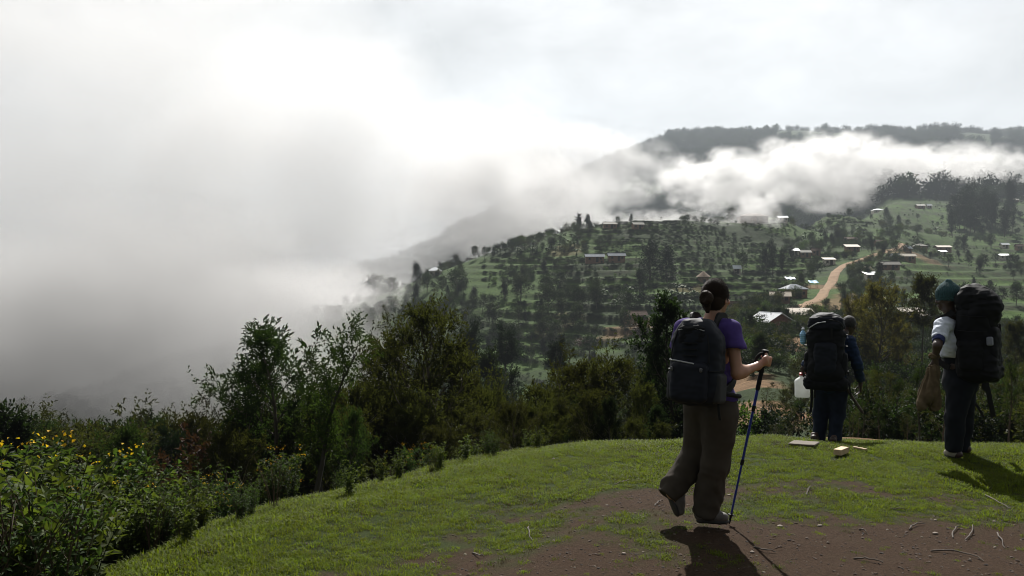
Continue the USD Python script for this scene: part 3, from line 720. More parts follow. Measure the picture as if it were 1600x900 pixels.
mc = at(1291, 548, 10.36)
mp = tall_pack('backpack', 'bulky black and navy rucksack on the back of the man carrying the white jerrycan', mc, axes_yaw(math.radians(24), .08), (.205, .15, .40), black, navy, seed=41)
Rm, Fm, Um = axes_yaw(math.radians(24), .08)
for q, S in ((1, M['sR']), (-1, M['sL'])):
    obj('shoulder_strap', ribbon(curve([mc + Um * .25 + Rm * q * .09 + Fm * .13, S * .6 + M['neck0'] * .4 + Um * .07, S * .6 + M['neck0'] * .4 + Fm * .10, M['chest'] + Rm * q * .13 + Fm * .13 - Um * .1, M['waist'] + Rm * q * .18 + Fm * .02], 24), .06, .018, up=Rm), webbing, mp)
for (a, b, w_) in (((1268, 598, 10.30), (1267, 645, 10.36), .03), ((1272, 600, 10.3), (1273, 622, 10.3), .022), ((1322, 590, 10.34), (1330, 618, 10.34), .02)):
    p0, p1 = at(*a), at(*b)
    obj('dangling_strap', ribbon(curve([p0, (p0 + p1) / 2 + [.012, 0, 0], p1], 9), w_, .005, up=(0, 1, 0)), webbing, mp)
# straps crossing the lid
for i, (a, b) in enumerate((((1268, 500, 10.2), (1312, 494, 10.22)), ((1264, 513, 10.16), (1290, 503, 10.14)), ((1295, 500, 10.16), (1318, 512, 10.2)))):
    p0, p1 = at(*a), at(*b)
    obj('lid_cord', tube(curve([p0, (p0 + p1) / 2 + [0, -.05, .03], p1], 9), .006, 6), silver if i == 1 else webbing, mp, True)
tarp_b = principled('pale_blue_plastic', (.22, .42, .62), .25, noise=(25, .2))
B = Body(at(1255, 527, 10.45) - .14, at(1255, 527, 10.45) + .14, .006, .02)
bc = at(1255, 527, 10.45)
B.cap(bc - [0, 0, .055], bc + [0, 0, .035], .036, .037, k=.02); B.cap(bc + [0, 0, .03], bc + [0, 0, .075], .034, .015, k=.02); B.cap(bc + [0, 0, .075], bc + [0, 0, .095], .013, k=.008)
bt = thing('water_bottle', 'pale blue plastic bottle strapped to the left side of the middle rucksack', 'bottle')
obj('bottle_body', B.mesh(smooth=1, wrinkle=lambda p: .002 * np.sin((p[:, 2]) * 250)), tarp_b, bt, True)
obj('bottle_cap', tube([bc + [0, 0, .088], bc + [0, 0, .092], bc + [0, 0, .112], bc + [0, 0, .115]], [.012, .017, .017, .012], 12), whitec, bt, 40)

# jerrycan
can_m = mat('translucent_white_plastic', {'p': ('principled_bsdf', {'base_color': (.72, .74, .74), 'roughness': .4}), 't': ('translucent_bsdf', {'color': (.75, .76, .74)}), 'm': ('mix_closure', {'fac': .45})},
            [('p.BSDF', 'm.closure1'), ('t.BSDF', 'm.closure2')], surface='m.closure')
red = principled('red_plastic', (.45, .03, .025), .4)
jc = at(1254, 603, 10.74)
JR, JF, JU = axes_yaw(math.radians(10))
B = Body(jc - .26, jc + .26, .006, .02); JA = np.array([JR, JF, JU])
B.box(jc - JU * .035, [.088, .055, .110], JA, .022); B.box(jc + JU * .055 + JR * .012, [.066, .042, .05], JA, .03, k=.06)
B.cap(jc + JU * .10 - JR * .012, jc + JU * .135 - JR * .012, .024, k=.012)
B.cap(jc + JU * .085 + JR * .03, jc + JU * .135 + JR * .045, .012, k=.012); B.cap(jc + JU * .135 + JR * .045, jc + JU * .135 + JR * .085, .012, k=.01); B.cap(jc + JU * .135 + JR * .085, jc + JU * .05 + JR * .083, .012, k=.012)
jt = thing('jerrycan', 'white plastic jerrycan with red cap hanging from the middle man\'s left hand', 'jerrycan')
obj('can', B.mesh(smooth=1), can_m, jt, True)
obj('cap', tube([jc + JU * .13 - JR * .012, jc + JU * .134 - JR * .012, jc + JU * .160 - JR * .012, jc + JU * .164 - JR * .012], [.022, .028, .028, .022], 14), red, jt, 40)
obj('carry_cord', tube(curve([jc + JU * .14 + JR * .06, jc + JU * .16 + JR * .03, M['wL'] - [0, 0, .07]], 9), .006, 6), red, jt, True)
stk = thing('walking_stick', 'thick dark stick poking out below the right side of the middle rucksack', 'stick')
bark = principled('dark_bark', (.05, .036, .026), .9, noise=(30, .3), bump=(60, .006))
obj('shaft', tube(curve([at(1322, 604, 10.42), at(1335, 625, 10.40), at(1347, 643, 10.38)], 8), [.016, .018, .018, .017, .018, .019, .020, .018], 8), bark, stk, True)
obj('knot', tube([at(1346, 641, 10.38), at(1349, 646, 10.38)], [.021, .016], 8), bark, stk, True)

# right-hand man: side on, looking left, with a very tall pack and a brown sack in his left hand
N = {k: at(*v) for k, v in dict(head=(1481, 466, 8.28), neck1=(1484, 484, 8.28), neck0=(1488, 499, 8.28), sL=(1472, 510, 8.16), sR=(1500, 508, 8.40),
    chest=(1491, 535, 8.28), waist=(1498, 573, 8.28), pelvis=(1501, 598, 8.28), hL=(1499, 606, 8.20), hR=(1506, 606, 8.38),
    kL=(1493, 655, 8.16), kR=(1505, 655, 8.40), aL=(1490, 700, 8.18), aR=(1503, 699, 8.40), eL=(1465, 540, 8.02), wL=(1461, 561, 8.05),
    eR=(1472, 545, 8.58), wR=(1466, 556, 8.62)).items()}
ny = math.radians(-44)
rman, NA = man(N, ny, math.radians(-70), .10, (np.array([3.7, 7.65, -.12]), np.array([4.85, 9.0, 1.78])), .0065, skin_d,
    'man in teal beanie and white shirt facing left, holding a brown sack', whitec, darkc, shoe3,
    {'L': foot(1498, 8.14, 1478, 8.24), 'R': foot(1512, 8.36, 1492, 8.46)},
    {'L': ((.05, 0, -1), (-1, .2, 0), (.1, 1, 0), True), 'R': ((-.3, 0, -1), (-1, .2, 0), (0, -1, 0), True)}, 'beanie', .62, .12, tuck=1.0)
B = Body(N['eL'] - .35, N['eL'] + .35, .0065, .02)
e1 = N['sL'] * .15 + N['eL'] * .85
B.cap(N['sL'] * .55 + N['eL'] * .45, e1, .055, .053); B.cap(e1 + (e1 - N['sL']) * .22, e1 + (e1 - N['sL']) * .5, .07, cut=True, k=.012)
obj('undersleeve', B.mesh(wrinkle=folds(.012, 18, 20, 3), smooth=1), bluec, rman, True)
kc = at(1525, 527, 8.12)
KA = axes_yaw(ny, .04); Rk, Fk, Uk = KA
kp = tall_pack('backpack', 'huge tall black rucksack with rounded top worn by the man in the teal beanie', kc, KA, (.165, .15, .42), black, black, lid=.19, seed=61, roll=False)
B = Body(kc - .7, kc + .7, .012, .06)
B.ell(kc + Uk * .27 - Fk * .06, [.165, .165, .20], KA); B.box(kc - Uk * .28 - Fk * .05, [.16, .155, .13], KA, .09)
obj('stuff_sack', B.mesh(wrinkle=folds(.045, 9, 9, 63), smooth=1), black, kp, True)
for q, S in ((1, N['sR']), (-1, N['sL'])):
    m_ = S * .55 + N['neck0'] * .45
    obj('shoulder_strap', ribbon(curve([kc + Uk * .25 + Rk * q * .09 + Fk * .16, m_ + Uk * .07 - Fk * .01, m_ + Fk * .095, N['chest'] + Rk * q * .13 + Fk * .125 - Uk * .1, N['waist'] + Rk * q * .18 + Fk * .02], 24), .055, .018, up=Rk), webbing, kp)
for (a, m_, b, w_) in (((1556, 500, 8.2), (1559, 540, 8.18), (1557, 571, 8.2), .035), ((1540, 590, 8.3), (1547, 622, 8.28), (1553, 652, 8.3), .045), ((1541, 592, 8.25), (1537, 604, 8.25), (1545, 612, 8.26), .03),
                     ((1522, 628, 8.34), (1531, 640, 8.3), (1538, 652, 8.3), .022), ((1562, 505, 8.26), (1563, 530, 8.26), (1562, 548, 8.26), .02)):
    obj('dangling_strap', ribbon(curve([at(*a), at(*m_), at(*b)], 12), w_, .007, up=(0, 1, 0)), webbing, kp)
pq = kc - Rk * .145 - Fk * .165 - Uk * .03
obj('care_patch', Body(pq - .12, pq + .12, .006, .01).box(pq, [.026, .026, .042], KA, .012).mesh(smooth=1), principled('pale_grey_patch', (.15, .16, .20), .7), kp, True)
sack_m = principled('brown_sack_cloth', (.095, .070, .042), .95, noise=(22, .25), bump=(420, .0015), spec=.1)
B = Body(at(1453, 600, 8.06) - .36, at(1453, 600, 8.06) + .36, .007, .03)
B.cap(at(1462, 562, 8.05), at(1459, 580, 8.05), .022, .042); B.cap(at(1459, 580, 8.05), at(1450, 618, 8.05), .05, .080); B.cap(at(1456, 600, 8.05), at(1460, 632, 8.08), .06, .060)
B.cap(at(1450, 615, 8.05), at(1440, 633, 8.04), .06, .045); B.cap(at(1440, 630, 8.04), at(1436, 640, 8.04), .036, .022)
B.ell(at(1460, 556, 8.05), [.045, .045, .03])
sk = thing('cloth_sack', 'brown cloth sack hanging gathered from the left hand of the man in the beanie', 'sack')
def sackw(p):
    c = at(1459, 560, 8.05); a = np.arctan2(p[:, 0] - c[0] + .04, p[:, 1] - c[1])
    return .010 * np.sin(a * 7 + fbm(p, 9, 2, 4) * 5) + .012 * (fbm(p, 16, 3, 3) - .5)
obj('bag', B.mesh(wrinkle=sackw, smooth=1), sack_m, sk, True)
obj('tie', tube([at(1462, 563, 8.05) + np.array([.026 * math.cos(a), .026 * math.sin(a), .002 * a]) for a in np.linspace(0, 4 * PI, 30)], .005, 6), bark, sk, True)
# ------------------------------------------------------------------ rays against the terrain, soil masks
DS = np.concatenate([np.linspace(4, 14, 200), np.geomspace(14.02, 3000, 2600)])
def hit(px, row, start=14.0):
    """Where the sight line through picture point (px, row) meets the ground."""
    d = DS[DS >= start]
    x = (px - 800) / F * d; zr = CAMZ + (HOR - row) / F * d
    below = np.nonzero(height(x, d) > zr)[0]
    if not len(below): return None
    k = below[0]
    return np.array([x[k], d[k], ground(x[k], d[k])])

def px_of(p): return 800 + F * p[0] / p[1], HOR - (p[2] - CAMZ) * F / p[1]

# bare ground: (picture point of the centre, radius across, radius in depth, strength)
SOIL = [(p, rx, ry, s) for p, rx, ry, s in [
    (hit(1236, 532), 4.2, 12, .9), (hit(1250, 545), 4.0, 8, .95), (hit(1150, 600), 3.5, 11, .8), (hit(1185, 640), 2.2, 8, .9), (hit(1165, 660), 2.0, 5, .9),
    (hit(1390, 690, 9), 1.6, .9, .9), (hit(1560, 690, 9), 1.8, .9, .9), (hit(1465, 692, 9), 1.6, .8, .9), (hit(880, 505), 7, 9, .35), (hit(860, 520), 5, 7, .3), (hit(985, 512), 10, 9, .6),
    (hit(1325, 475), 9, 14, .7), (hit(1345, 465), 7, 12, .6), (hit(1268, 449), 10, 10, .7), (hit(1160, 478), 9, 10, .5), (hit(1180, 487), 10, 8, .5), (hit(1290, 480), 8, 10, .7),
    (hit(1420, 395), 16, 16, .6), (hit(880, 392), 8, 10, .35), (hit(1090, 450), 9, 10, .4), (hit(1340, 545), 3, 10, .7), (hit(1380, 535), 4, 12, .6)] if p is not None]
def soil_mask(x, y):
    n = fbm(np.stack([x, y, 0 * x], -1), 1 / 7., 4, 21)
    m = np.zeros_like(x)
    for p, rx, ry, s in SOIL:
        q = np.hypot((x - p[0]) / rx, (y - p[1]) / ry)
        m = np.maximum(m, s * smoothstep(1.15, .7, q + (n - .5) * 1.1))
    return m
def worn(x, y):
    """0 = thick lawn, 1 = bare trodden earth."""
    n = fbm(np.stack([x, y, 0 * x], -1), 1.1, 5, 31); n2 = fbm(np.stack([x, y, 0 * x], -1), 3.5, 3, 33)
    q = np.hypot((x - 2.35) / 2.6, (y - 4.9) / 2.15)
    q = np.minimum(q, np.hypot((x - .3) / 2.0, (y - 4.8) / 1.3) + .06)
    q = np.minimum(q, np.hypot((x - 1.3) / 1.0, (y - 6.6) / .9) + .32)
    return smoothstep(1.25, .35, q + (n - .5) * 1.3 + (n2 - .5) * .9)
def lawn_edge(x, y):
    """> 0 inside the mown knoll, < 0 beyond its rim."""
    px = 800 + F * x / np.maximum(y, .5)
    rim = np.interp(px, [-600, 0, 130, 200, 350, 500, 600, 700, 800, 900, 1000, 1200, 1400, 1600, 2300], [3.4, 4.0, 4.8, 5.3, 6.3, 7.0, 7.5, 8.2, 8.8, 9.1, 9.2, 10.6, 9.6, 9.2, 8.6])
    return rim - y

# ------------------------------------------------------------------ ground sheets
def grid_mesh(azs, rs):
    A, R = np.meshgrid(azs, rs, indexing='ij')
    X, Y = R * np.sin(A), R * np.cos(A)
    Z = height(X, Y)
    idx = np.arange(A.size).reshape(A.shape)
    q = np.stack([idx[:-1, :-1], idx[1:, :-1], idx[1:, 1:], idx[:-1, 1:]], -1).reshape(-1, 4)[:, ::-1]
    return X.ravel(), Y.ravel(), Z.ravel(), q
azs = np.unique(np.concatenate([np.linspace(-PI, -.68, 50), np.linspace(-.68, .68, 560), np.linspace(.68, PI, 50)]))
r1 = np.unique(np.concatenate([[0.25, .6, 1.0, 1.5, 2], np.arange(2.5, 12.0, .055), [12.0]]))
r2 = [12.0]
while r2[-1] < 4900: r2.append(r2[-1] * (1.0062 if r2[-1] > 130 and r2[-1] < 1000 else 1.013))
r2 = np.array(r2)

lawn_m = mat('worn_lawn', {
    'tc': ('texture_coordinate', {}), 'at': ('attribute', {'attribute': 'worn'}),
    'n1': ('noise_texture', {'scale': 7.0, 'detail': 8.0, 'roughness': .65}), 'n2': ('noise_texture', {'scale': 55.0, 'detail': 5.0, 'roughness': .7}),
    'n3': ('noise_texture', {'scale': 260.0, 'detail': 3.0}),
    'earth': ('rgb_ramp', {'ramp': [(.25, (.029, .016, .009)), (.5, (.053, .030, .0165)), (.75, (.083, .050, .029))]}),
    'turf': ('rgb_ramp', {'ramp': [(.25, (.020, .028, .007)), (.55, (.038, .056, .010)), (.8, (.06, .06, .018))]}),
    'k': ('math', {'math_type': 'multiply_add', 'value2': .8, 'value3': -.4}), 'w': ('math', {'math_type': 'add', 'use_clamp': True}),
    'st': ('map_range', {'range_type': 'smoothstep', 'from_min': .02, 'from_max': 1.05, 'clamp': True}),
    'mx': ('mix_color', {}), 'add': ('math', {'math_type': 'add'}), 'b': ('bump', {'distance': .035, 'strength': .9}), 'p': ('principled_bsdf', {'roughness': .95, 'specular_ior_level': .1}),
}, [('tc.object', 'n1.vector'), ('tc.object', 'n2.vector'), ('tc.object', 'n3.vector'), ('n2.fac', 'earth.fac'), ('n2.fac', 'turf.fac'), ('n1.fac', 'k.value1'), ('k.value', 'w.value1'), ('at.fac', 'w.value2'),
    ('w.value', 'st.value'), ('st.result', 'mx.fac'), ('turf.color', 'mx.a'), ('earth.color', 'mx.b'), ('mx.result', 'p.base_color'), ('n2.fac', 'add.value1'), ('n3.fac', 'add.value2'), ('add.value', 'b.height'), ('b.normal', 'p.normal')], surface='p.BSDF')
X, Y, Z, q = grid_mesh(azs, r1)
lawn = obj('lawn', (np.stack([X, Y, Z], -1), q), lawn_m, smooth=True); tag(lawn, kind='structure')
primvar(lawn, 'worn', np.where(lawn_edge(X, Y) > -.3, worn(X, Y), .35 + .5 * soil_mask(X, Y)))

hill_m = mat('hillside_ground', {
    'tc': ('texture_coordinate', {}), 'so': ('attribute', {'attribute': 'soil'}), 'lu': ('attribute', {'attribute': 'lush'}), 'ri': ('attribute', {'attribute': 'bank'}),
    'n1': ('noise_texture', {'scale': .9, 'detail': 7.0, 'roughness': .68}), 'n2': ('noise_texture', {'scale': .22, 'detail': 6.0, 'roughness': .6}),
    'dark': ('rgb_ramp', {'ramp': [(.3, (.008, .015, .005)), (.7, (.022, .034, .010))]}),
    'lush': ('rgb_ramp', {'ramp': [(.3, (.014, .032, .005)), (.5, (.030, .062, .008)), (.7, (.060, .086, .016))]}),
    'earth': ('rgb_ramp', {'ramp': [(.3, (.07, .042, .024)), (.55, (.145, .085, .047)), (.75, (.23, .145, .085))]}),
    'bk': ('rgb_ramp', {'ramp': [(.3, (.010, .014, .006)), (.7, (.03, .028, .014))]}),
    'k': ('math', {'math_type': 'multiply_add', 'value2': .9, 'value3': -.45}), 'w': ('math', {'math_type': 'add', 'use_clamp': True}),
    'm1': ('mix_color', {}), 'm2': ('mix_color', {}), 'm3': ('mix_color', {}),
    'b': ('bump', {'distance': .35, 'strength': .8}), 'p': ('principled_bsdf', {'roughness': .95, 'specular_ior_level': .05}),
}, [('tc.object', 'n1.vector'), ('tc.object', 'n2.vector'), ('n1.fac', 'dark.fac'), ('n1.fac', 'lush.fac'), ('n1.fac', 'earth.fac'), ('n1.fac', 'bk.fac'), ('n2.fac', 'k.value1'), ('k.value', 'w.value1'), ('lu.fac', 'w.value2'),
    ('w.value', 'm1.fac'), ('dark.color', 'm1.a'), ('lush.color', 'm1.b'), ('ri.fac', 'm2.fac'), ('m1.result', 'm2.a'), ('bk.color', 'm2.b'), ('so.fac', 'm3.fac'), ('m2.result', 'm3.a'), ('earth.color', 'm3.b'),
    ('m3.result', 'p.base_color'), ('n1.fac', 'b.height'), ('b.normal', 'p.normal')], surface='p.BSDF')
X, Y, Z, q = grid_mesh(azs, r2)
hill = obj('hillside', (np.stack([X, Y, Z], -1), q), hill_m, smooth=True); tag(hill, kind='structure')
P2 = np.stack([X, Y, 0 * X], -1); RR = np.hypot(X, Y)
def lushness(x, y):
    p = np.stack([x, y, 0 * x], -1); d = np.hypot(x, y)
    return np.clip(smoothstep(.36, .64, fbm(p, 1 / 28., 4, 41)) * .85 + terrace_mask(x, y) * .25 * smoothstep(5, 22, d * 0 + x / np.maximum(np.abs(y), 1) * 100) - .45 * (d > 950) - .35 * (d < 90) - .25 * smoothstep(0, -.12, x / np.maximum(np.abs(y), 1)), 0, 1)
primvar(hill, 'soil', soil_mask(X, Y))
primvar(hill, 'lush', lushness(X, Y))
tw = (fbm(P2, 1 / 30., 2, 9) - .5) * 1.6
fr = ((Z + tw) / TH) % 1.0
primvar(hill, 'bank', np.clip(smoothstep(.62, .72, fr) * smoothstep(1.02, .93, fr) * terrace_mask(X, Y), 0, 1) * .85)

# dirt road: a crowned strip of its own with sunk edges
road_m = principled('sandy_road', (.19, .125, .075), .95, noise=(.5, .3), bump=(2.5, .08), spec=.1)
tt = np.gradient(road_f, axis=0); tt /= np.linalg.norm(tt, axis=1, keepdims=True); nn = np.stack([-tt[:, 1], tt[:, 0]], -1)
off = np.array([-1.25, -1.0, -.6, 0, .6, 1.0, 1.25]); hz = np.array([-.5, .10, .16, .17, .16, .10, -.5])
wd = 1.6 * (1 + .35 * (fbm(np.stack([np.arange(160) * .1, 0 * np.arange(160.), 0 * np.arange(160.)], -1), 1, 2, 3) - .5)) * np.interp(np.arange(160), [0, 60, 159], [1.3, 1, .75])
RX = road_f[:, None, 0] + nn[:, None, 0] * off * wd[:, None]; RY = road_f[:, None, 1] + nn[:, None, 1] * off * wd[:, None]
RZ = height(RX, RY); RZ = np.maximum(RZ, RZ[:, 3:4] - .6) + hz
idx = np.arange(RX.size).reshape(RX.shape)
q = np.stack([idx[:-1, :-1], idx[1:, :-1], idx[1:, 1:], idx[:-1, 1:]], -1).reshape(-1, 4)
road = obj('dirt_road', (np.stack([RX, RY, RZ], -1).reshape(-1, 3), q[:, ::-1]), road_m, smooth=True); tag(road, kind='structure')

# ------------------------------------------------------------------ leaves and trees
def leaf_material(name, cols, trans=.48, rough=.65, spec=.12):
    lo, mid_, hi = cols
    return mat(name, {
        'g': ('geometry', {}), 'oi': ('object_info', {}), 'r': ('rgb_ramp', {'ramp': [(0, lo), (.55, mid_), (1, hi)]}),
        'hs': ('hsv', {'saturation': 1.0, 'fac': 1.0}), 'v': ('map_range', {'from_min': 0., 'from_max': 1., 'to_min': .72, 'to_max': 1.25}), 'h': ('map_range', {'from_min': 0., 'from_max': 1., 'to_min': .485, 'to_max': .512}),
        'p': ('principled_bsdf', {'roughness': rough, 'specular_ior_level': spec}), 't': ('translucent_bsdf', {}), 'tc': ('mix_color', {'blend_type': 'multiply', 'fac': 1.0, 'b': (1.5, 1.5, .7)}), 'm': ('mix_closure', {'fac': trans}),
    }, [('g.random_per_island', 'r.fac'), ('r.color', 'hs.color'), ('oi.random', 'v.value'), ('oi.random', 'h.value'), ('v.result', 'hs.value'), ('h.result', 'hs.hue'), ('hs.color', 'p.base_color'), ('hs.color', 'tc.a'), ('tc.result', 't.color'),
        ('p.BSDF', 'm.closure1'), ('t.BSDF', 'm.closure2')], surface='m.closure')
LM = dict(
    weed=leaf_material('weed_leaf', ((.046, .064, .013), (.095, .122, .028), (.18, .195, .07))),
    olive=leaf_material('olive_leaf', ((.022, .025, .008), (.048, .049, .014), (.105, .088, .03))),
    feather=leaf_material('feathery_leaf', ((.014, .024, .008), (.028, .042, .013), (.055, .07, .022))),
    dark=leaf_material('dark_glossy_leaf', ((.008, .014, .006), (.016, .026, .009), (.04, .05, .016))),
    fresh=leaf_material('fresh_leaf', ((.026, .046, .012), (.05, .078, .018), (.09, .115, .03))),
    rust=leaf_material('rust_tinged_leaf', ((.045, .04, .012), (.08, .055, .015), (.15, .075, .02))),
    red=leaf_material('reddish_leaf', ((.035, .018, .012), (.06, .03, .018), (.09, .045, .022)), .25),
    far=leaf_material('far_green_leaf', ((.014, .024, .009), (.026, .042, .014), (.05, .07, .02)), .3),
    fardark=leaf_material('far_dark_leaf', ((.008, .015, .008), (.014, .024, .012), (.026, .036, .016)), .2),
    banana=leaf_material('banana_leaf', ((.05, .085, .02), (.08, .125, .03), (.12, .17, .05)), .45),
    grass=leaf_material('grass_blade', ((.080, .106, .010), (.130, .162, .018), (.19, .195, .038)), .5),
    petal=leaf_material('yellow_petal', ((.45, .28, .015), (.6, .38, .02), (.7, .5, .04)), .3),
    mid=leaf_material('mid_green_leaf', ((.018, .030, .008), (.034, .052, .013), (.065, .085, .024))),
    dry=leaf_material('dry_stalk', ((.06, .045, .028), (.12, .10, .065), (.22, .19, .13)), .2))
bark_g = principled('grey_brown_bark', (.06, .048, .036), .9, noise=(6, .35), bump=(30, .01))

def leaves(c, dirs, size, width=.42, seed=0, bend=.12, five=False, roll=1.0):
    """One folded leaf per row: base at c, pointing along dirs."""
    rg = np.random.default_rng(seed); n = len(c)
    d = dirs / (np.linalg.norm(dirs, axis=1, keepdims=True) + 1e-9)
    s = np.cross(d, np.array([0, 0, 1.]) + rg.normal(0, .35 * roll, (n, 3))); s /= np.linalg.norm(s, axis=1, keepdims=True) + 1e-9
    u = np.cross(s, d)
    L = np.broadcast_to(size, (n,))[:, None]
    mid_ = c + d * L * .48
    a, b = mid_ + s * L * width / 2 + u * L * bend, mid_ - s * L * width / 2 + u * L * bend
    tip = c + d * L - u * L * bend * .8
    if five:
        V = np.stack([c, a, mid_, b, tip], 1); T = np.array([[0, 1, 2], [0, 2, 3], [1, 4, 2], [2, 4, 3]]); k = 5
    else:
        V = np.stack([c, a, tip, b], 1); T = np.array([[0, 1, 2], [0, 2, 3]]); k = 4
    f = (T[None] + (np.arange(n) * k)[:, None, None]).reshape(-1, 3)
    return trimesh.Trimesh(V.reshape(-1, 3), f, process=False)

def unit(v): return v / (np.linalg.norm(v, axis=-1, keepdims=True) + 1e-9)

def grow(seed, H, r0, base, width, nb, ns, nt, leaf, per, prof='round', up=.5, lean=.05, sides=6, lw=.42, droop=.0, wob=.05):
    """Trunk with limbs, side branches and twigs; leaves sit along the twigs. Returns (wood, leaves)."""
    rg = np.random.default_rng(seed)
    ts = np.linspace(0, 1, 9)
    ph = rg.uniform(0, 6, 2)
    tr = np.stack([lean * H * ts + wob * H * np.sin(ts * 5 + ph[0]) * ts, wob * H * np.sin(ts * 4 + ph[1]) * ts, H * .93 * ts], -1)
    trp = PchipInterpolator(ts, tr, axis=0)
    wood = [tube(tr, r0 * (1 - .85 * ts) + .003, sides)]
    C, D = [], []
    for i in range(nb):
        t = base + (1 - base) * ((i + rg.uniform(.1, .9)) / nb)
        u_ = (t - base) / (1 - base)
        pr = {'round': math.sin(PI * min(1, .18 + .82 * u_)) ** .6, 'cone': 1.05 - .95 * u_, 'umbrella': .35 + .75 * u_, 'column': .55 + .45 * math.sin(PI * u_), 'vase': .5 + .5 * u_}[prof]
        az = i * 2.4 + rg.uniform(-.5, .5)
        L = width * pr * rg.uniform(.7, 1.15)
        el = up + rg.uniform(-.25, .3)
        p0 = trp(t)
        dr = np.array([math.cos(az) * math.cos(el), math.sin(az) * math.cos(el), math.sin(el)])
        pts = [p0]
        for k in range(4):
            dr = unit(dr + rg.normal(0, .16, 3) + [0, 0, .10 - droop]); pts.append(pts[-1] + dr * L / 4)
        pts = np.array(pts); rb = max(.004, r0 * (1 - .8 * t) * .5)
        wood.append(tube(pts, np.linspace(rb, rb * .3, 5), 4, False))
        bp = PchipInterpolator(np.linspace(0, 1, 5), pts, axis=0)
        for j in range(ns):
            tj = .25 + .75 * (j + rg.uniform(0, 1)) / ns; q0 = bp(tj)
            dj = unit(unit(pts[-1] - pts[0]) + rg.normal(0, .75, 3) + [0, 0, .1])
            Lj = L * rg.uniform(.22, .48) * (1.15 - .5 * tj)
            q = np.array([q0, q0 + dj * Lj * .5 + rg.normal(0, .04, 3) * Lj, q0 + dj * Lj + [0, 0, -droop * Lj]])
            wood.append(tube(q, [rb * .4, rb * .28, rb * .15], 3, False))
            for k in range(nt):
                tk = rg.uniform(.15, 1.0); w0 = q[0] * (1 - tk) + q[2] * tk
                dk = unit(dj + rg.normal(0, .8, 3)); Lk = leaf * rg.uniform(2.0, 4.2)
                m = rg.uniform(0, 1, per)[:, None]
                C.append(w0 + dk * Lk * m + rg.normal(0, .25 * leaf, (per, 3))); D.append(dk + rg.normal(0, .7, (per, 3)) + [0, 0, .15 - droop])
    C, D = np.vstack(C), np.vstack(D)
    return join(*wood), leaves(C, D, leaf * rg.uniform(.65, 1.25, len(C)), lw, seed)

def tree_class(name, wl, leaf_m, wood_m=None, extra=()):
    c = proto(name)
    w, l = wl
    for n, m, mm in (('trunk', w, wood_m or bark_g), ('crown', l, leaf_m), *extra):
        if m is not None: usdkit.mesh(stage, f'{c.GetPath()}/{n}', m, mm, False)
    TOPZ[str(c.GetPath())] = float(np.percentile(np.array(l.vertices)[:, 2], 99))
    return c
TOPZ = {}
# ------------------------------------------------------------------ houses of the village
brick = mat('brick_wall', {'tc': ('texture_coordinate', {}), 'mp': ('mapping', {'rotation': (PI / 2, 0, 0)}), 'b': ('brick_texture', {'scale': 3.2, 'color1': (.19, .075, .045), 'color2': (.14, .06, .04), 'mortar': (.20, .15, .12), 'mortar_size': .015}), 'p': ('principled_bsdf', {'roughness': .9})},
            [('tc.object', 'mp.vector'), ('mp.vector', 'b.vector'), ('b.color', 'p.base_color')], surface='p.BSDF')
mud = principled('mud_wall', (.17, .095, .058), .95, noise=(1.2, .25))
plaster = principled('pale_plaster_wall', (.42, .38, .32), .9, noise=(.8, .15))
tin_w = principled('bright_new_tin', (.46, .49, .52), .5, noise=(.5, .12), spec=.2)
tin_g = principled('weathered_tin', (.20, .19, .165), .6, noise=(.7, .2), spec=.1)
tin_b = principled('beige_dusty_tin', (.30, .26, .20), .6, noise=(.7, .18), spec=.1)
tin_bl = principled('blue_grey_tin', (.13, .15, .175), .55, noise=(.7, .2), spec=.1)
rusty = principled('rusty_tin', (.085, .055, .04), .8, noise=(1.5, .35), spec=.08)
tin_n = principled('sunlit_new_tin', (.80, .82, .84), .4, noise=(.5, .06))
thatch = principled('brown_thatch', (.13, .085, .05), .95, noise=(5, .3), bump=(12, .06))
blue_tarp = principled('blue_tarpaulin', (.06, .16, .48), .4, noise=(1.0, .2))
dark_open = principled('dark_opening', (.012, .010, .009), .9)
timber = principled('grey_timber', (.13, .09, .06), .85, noise=(3, .3))

def corrugated(x0, x1, p_eave, p_ridge, pitch=.25, thick=.03, amp=.03):
    """A roof slope from eave to ridge along x, its sheets corrugated."""
    n = max(6, int((x1 - x0) / pitch) * 4)
    xs = np.linspace(x0, x1, n + 1); w = amp * np.sin(np.arange(n + 1) * PI / 2)
    e, g = np.array(p_eave), np.array(p_ridge)
    nrm = np.array([0, -(g - e)[1], (e - g)[0]]) if False else np.array([0., -(g[1] - e[1]), (g[0] - e[0])])
    nrm = np.array([0., -(g[1] - e[1]) / np.hypot(*(g - e)), (g[0] - e[0]) / np.hypot(*(g - e))]); nrm = nrm if nrm[2] > 0 else -nrm
    top = [np.stack([xs, 0 * xs + q[0], 0 * xs + q[1]], -1) + nrm * w[:, None] for q in (e, (e + g) / 2, g)]
    V = np.vstack(top + [t_ - nrm * thick for t_ in top]); m = n + 1
    def sheet(o, flip):
        i, j = np.meshgrid(np.arange(2), np.arange(n), indexing='ij')
        q = np.stack([o + i * m + j, o + i * m + j + 1, o + (i + 1) * m + j + 1, o + (i + 1) * m + j], -1).reshape(-1, 4)
        return q[:, ::-1] if flip else q
    j = np.arange(n)
    side = [np.stack([j, j + 1, 3 * m + j + 1, 3 * m + j], -1), np.stack([2 * m + j + 1, 2 * m + j, 5 * m + j, 5 * m + j + 1], -1)]
    q = np.vstack([sheet(0, False), sheet(3 * m, True)] + side)
    t = trimesh.Trimesh(V, np.vstack([q[:, [0, 1, 2]], q[:, [0, 2, 3]]]), process=False); t.fix_normals(); return t

def bx(c, s):
    m = trimesh.creation.box(s); m.apply_translation(c); return m

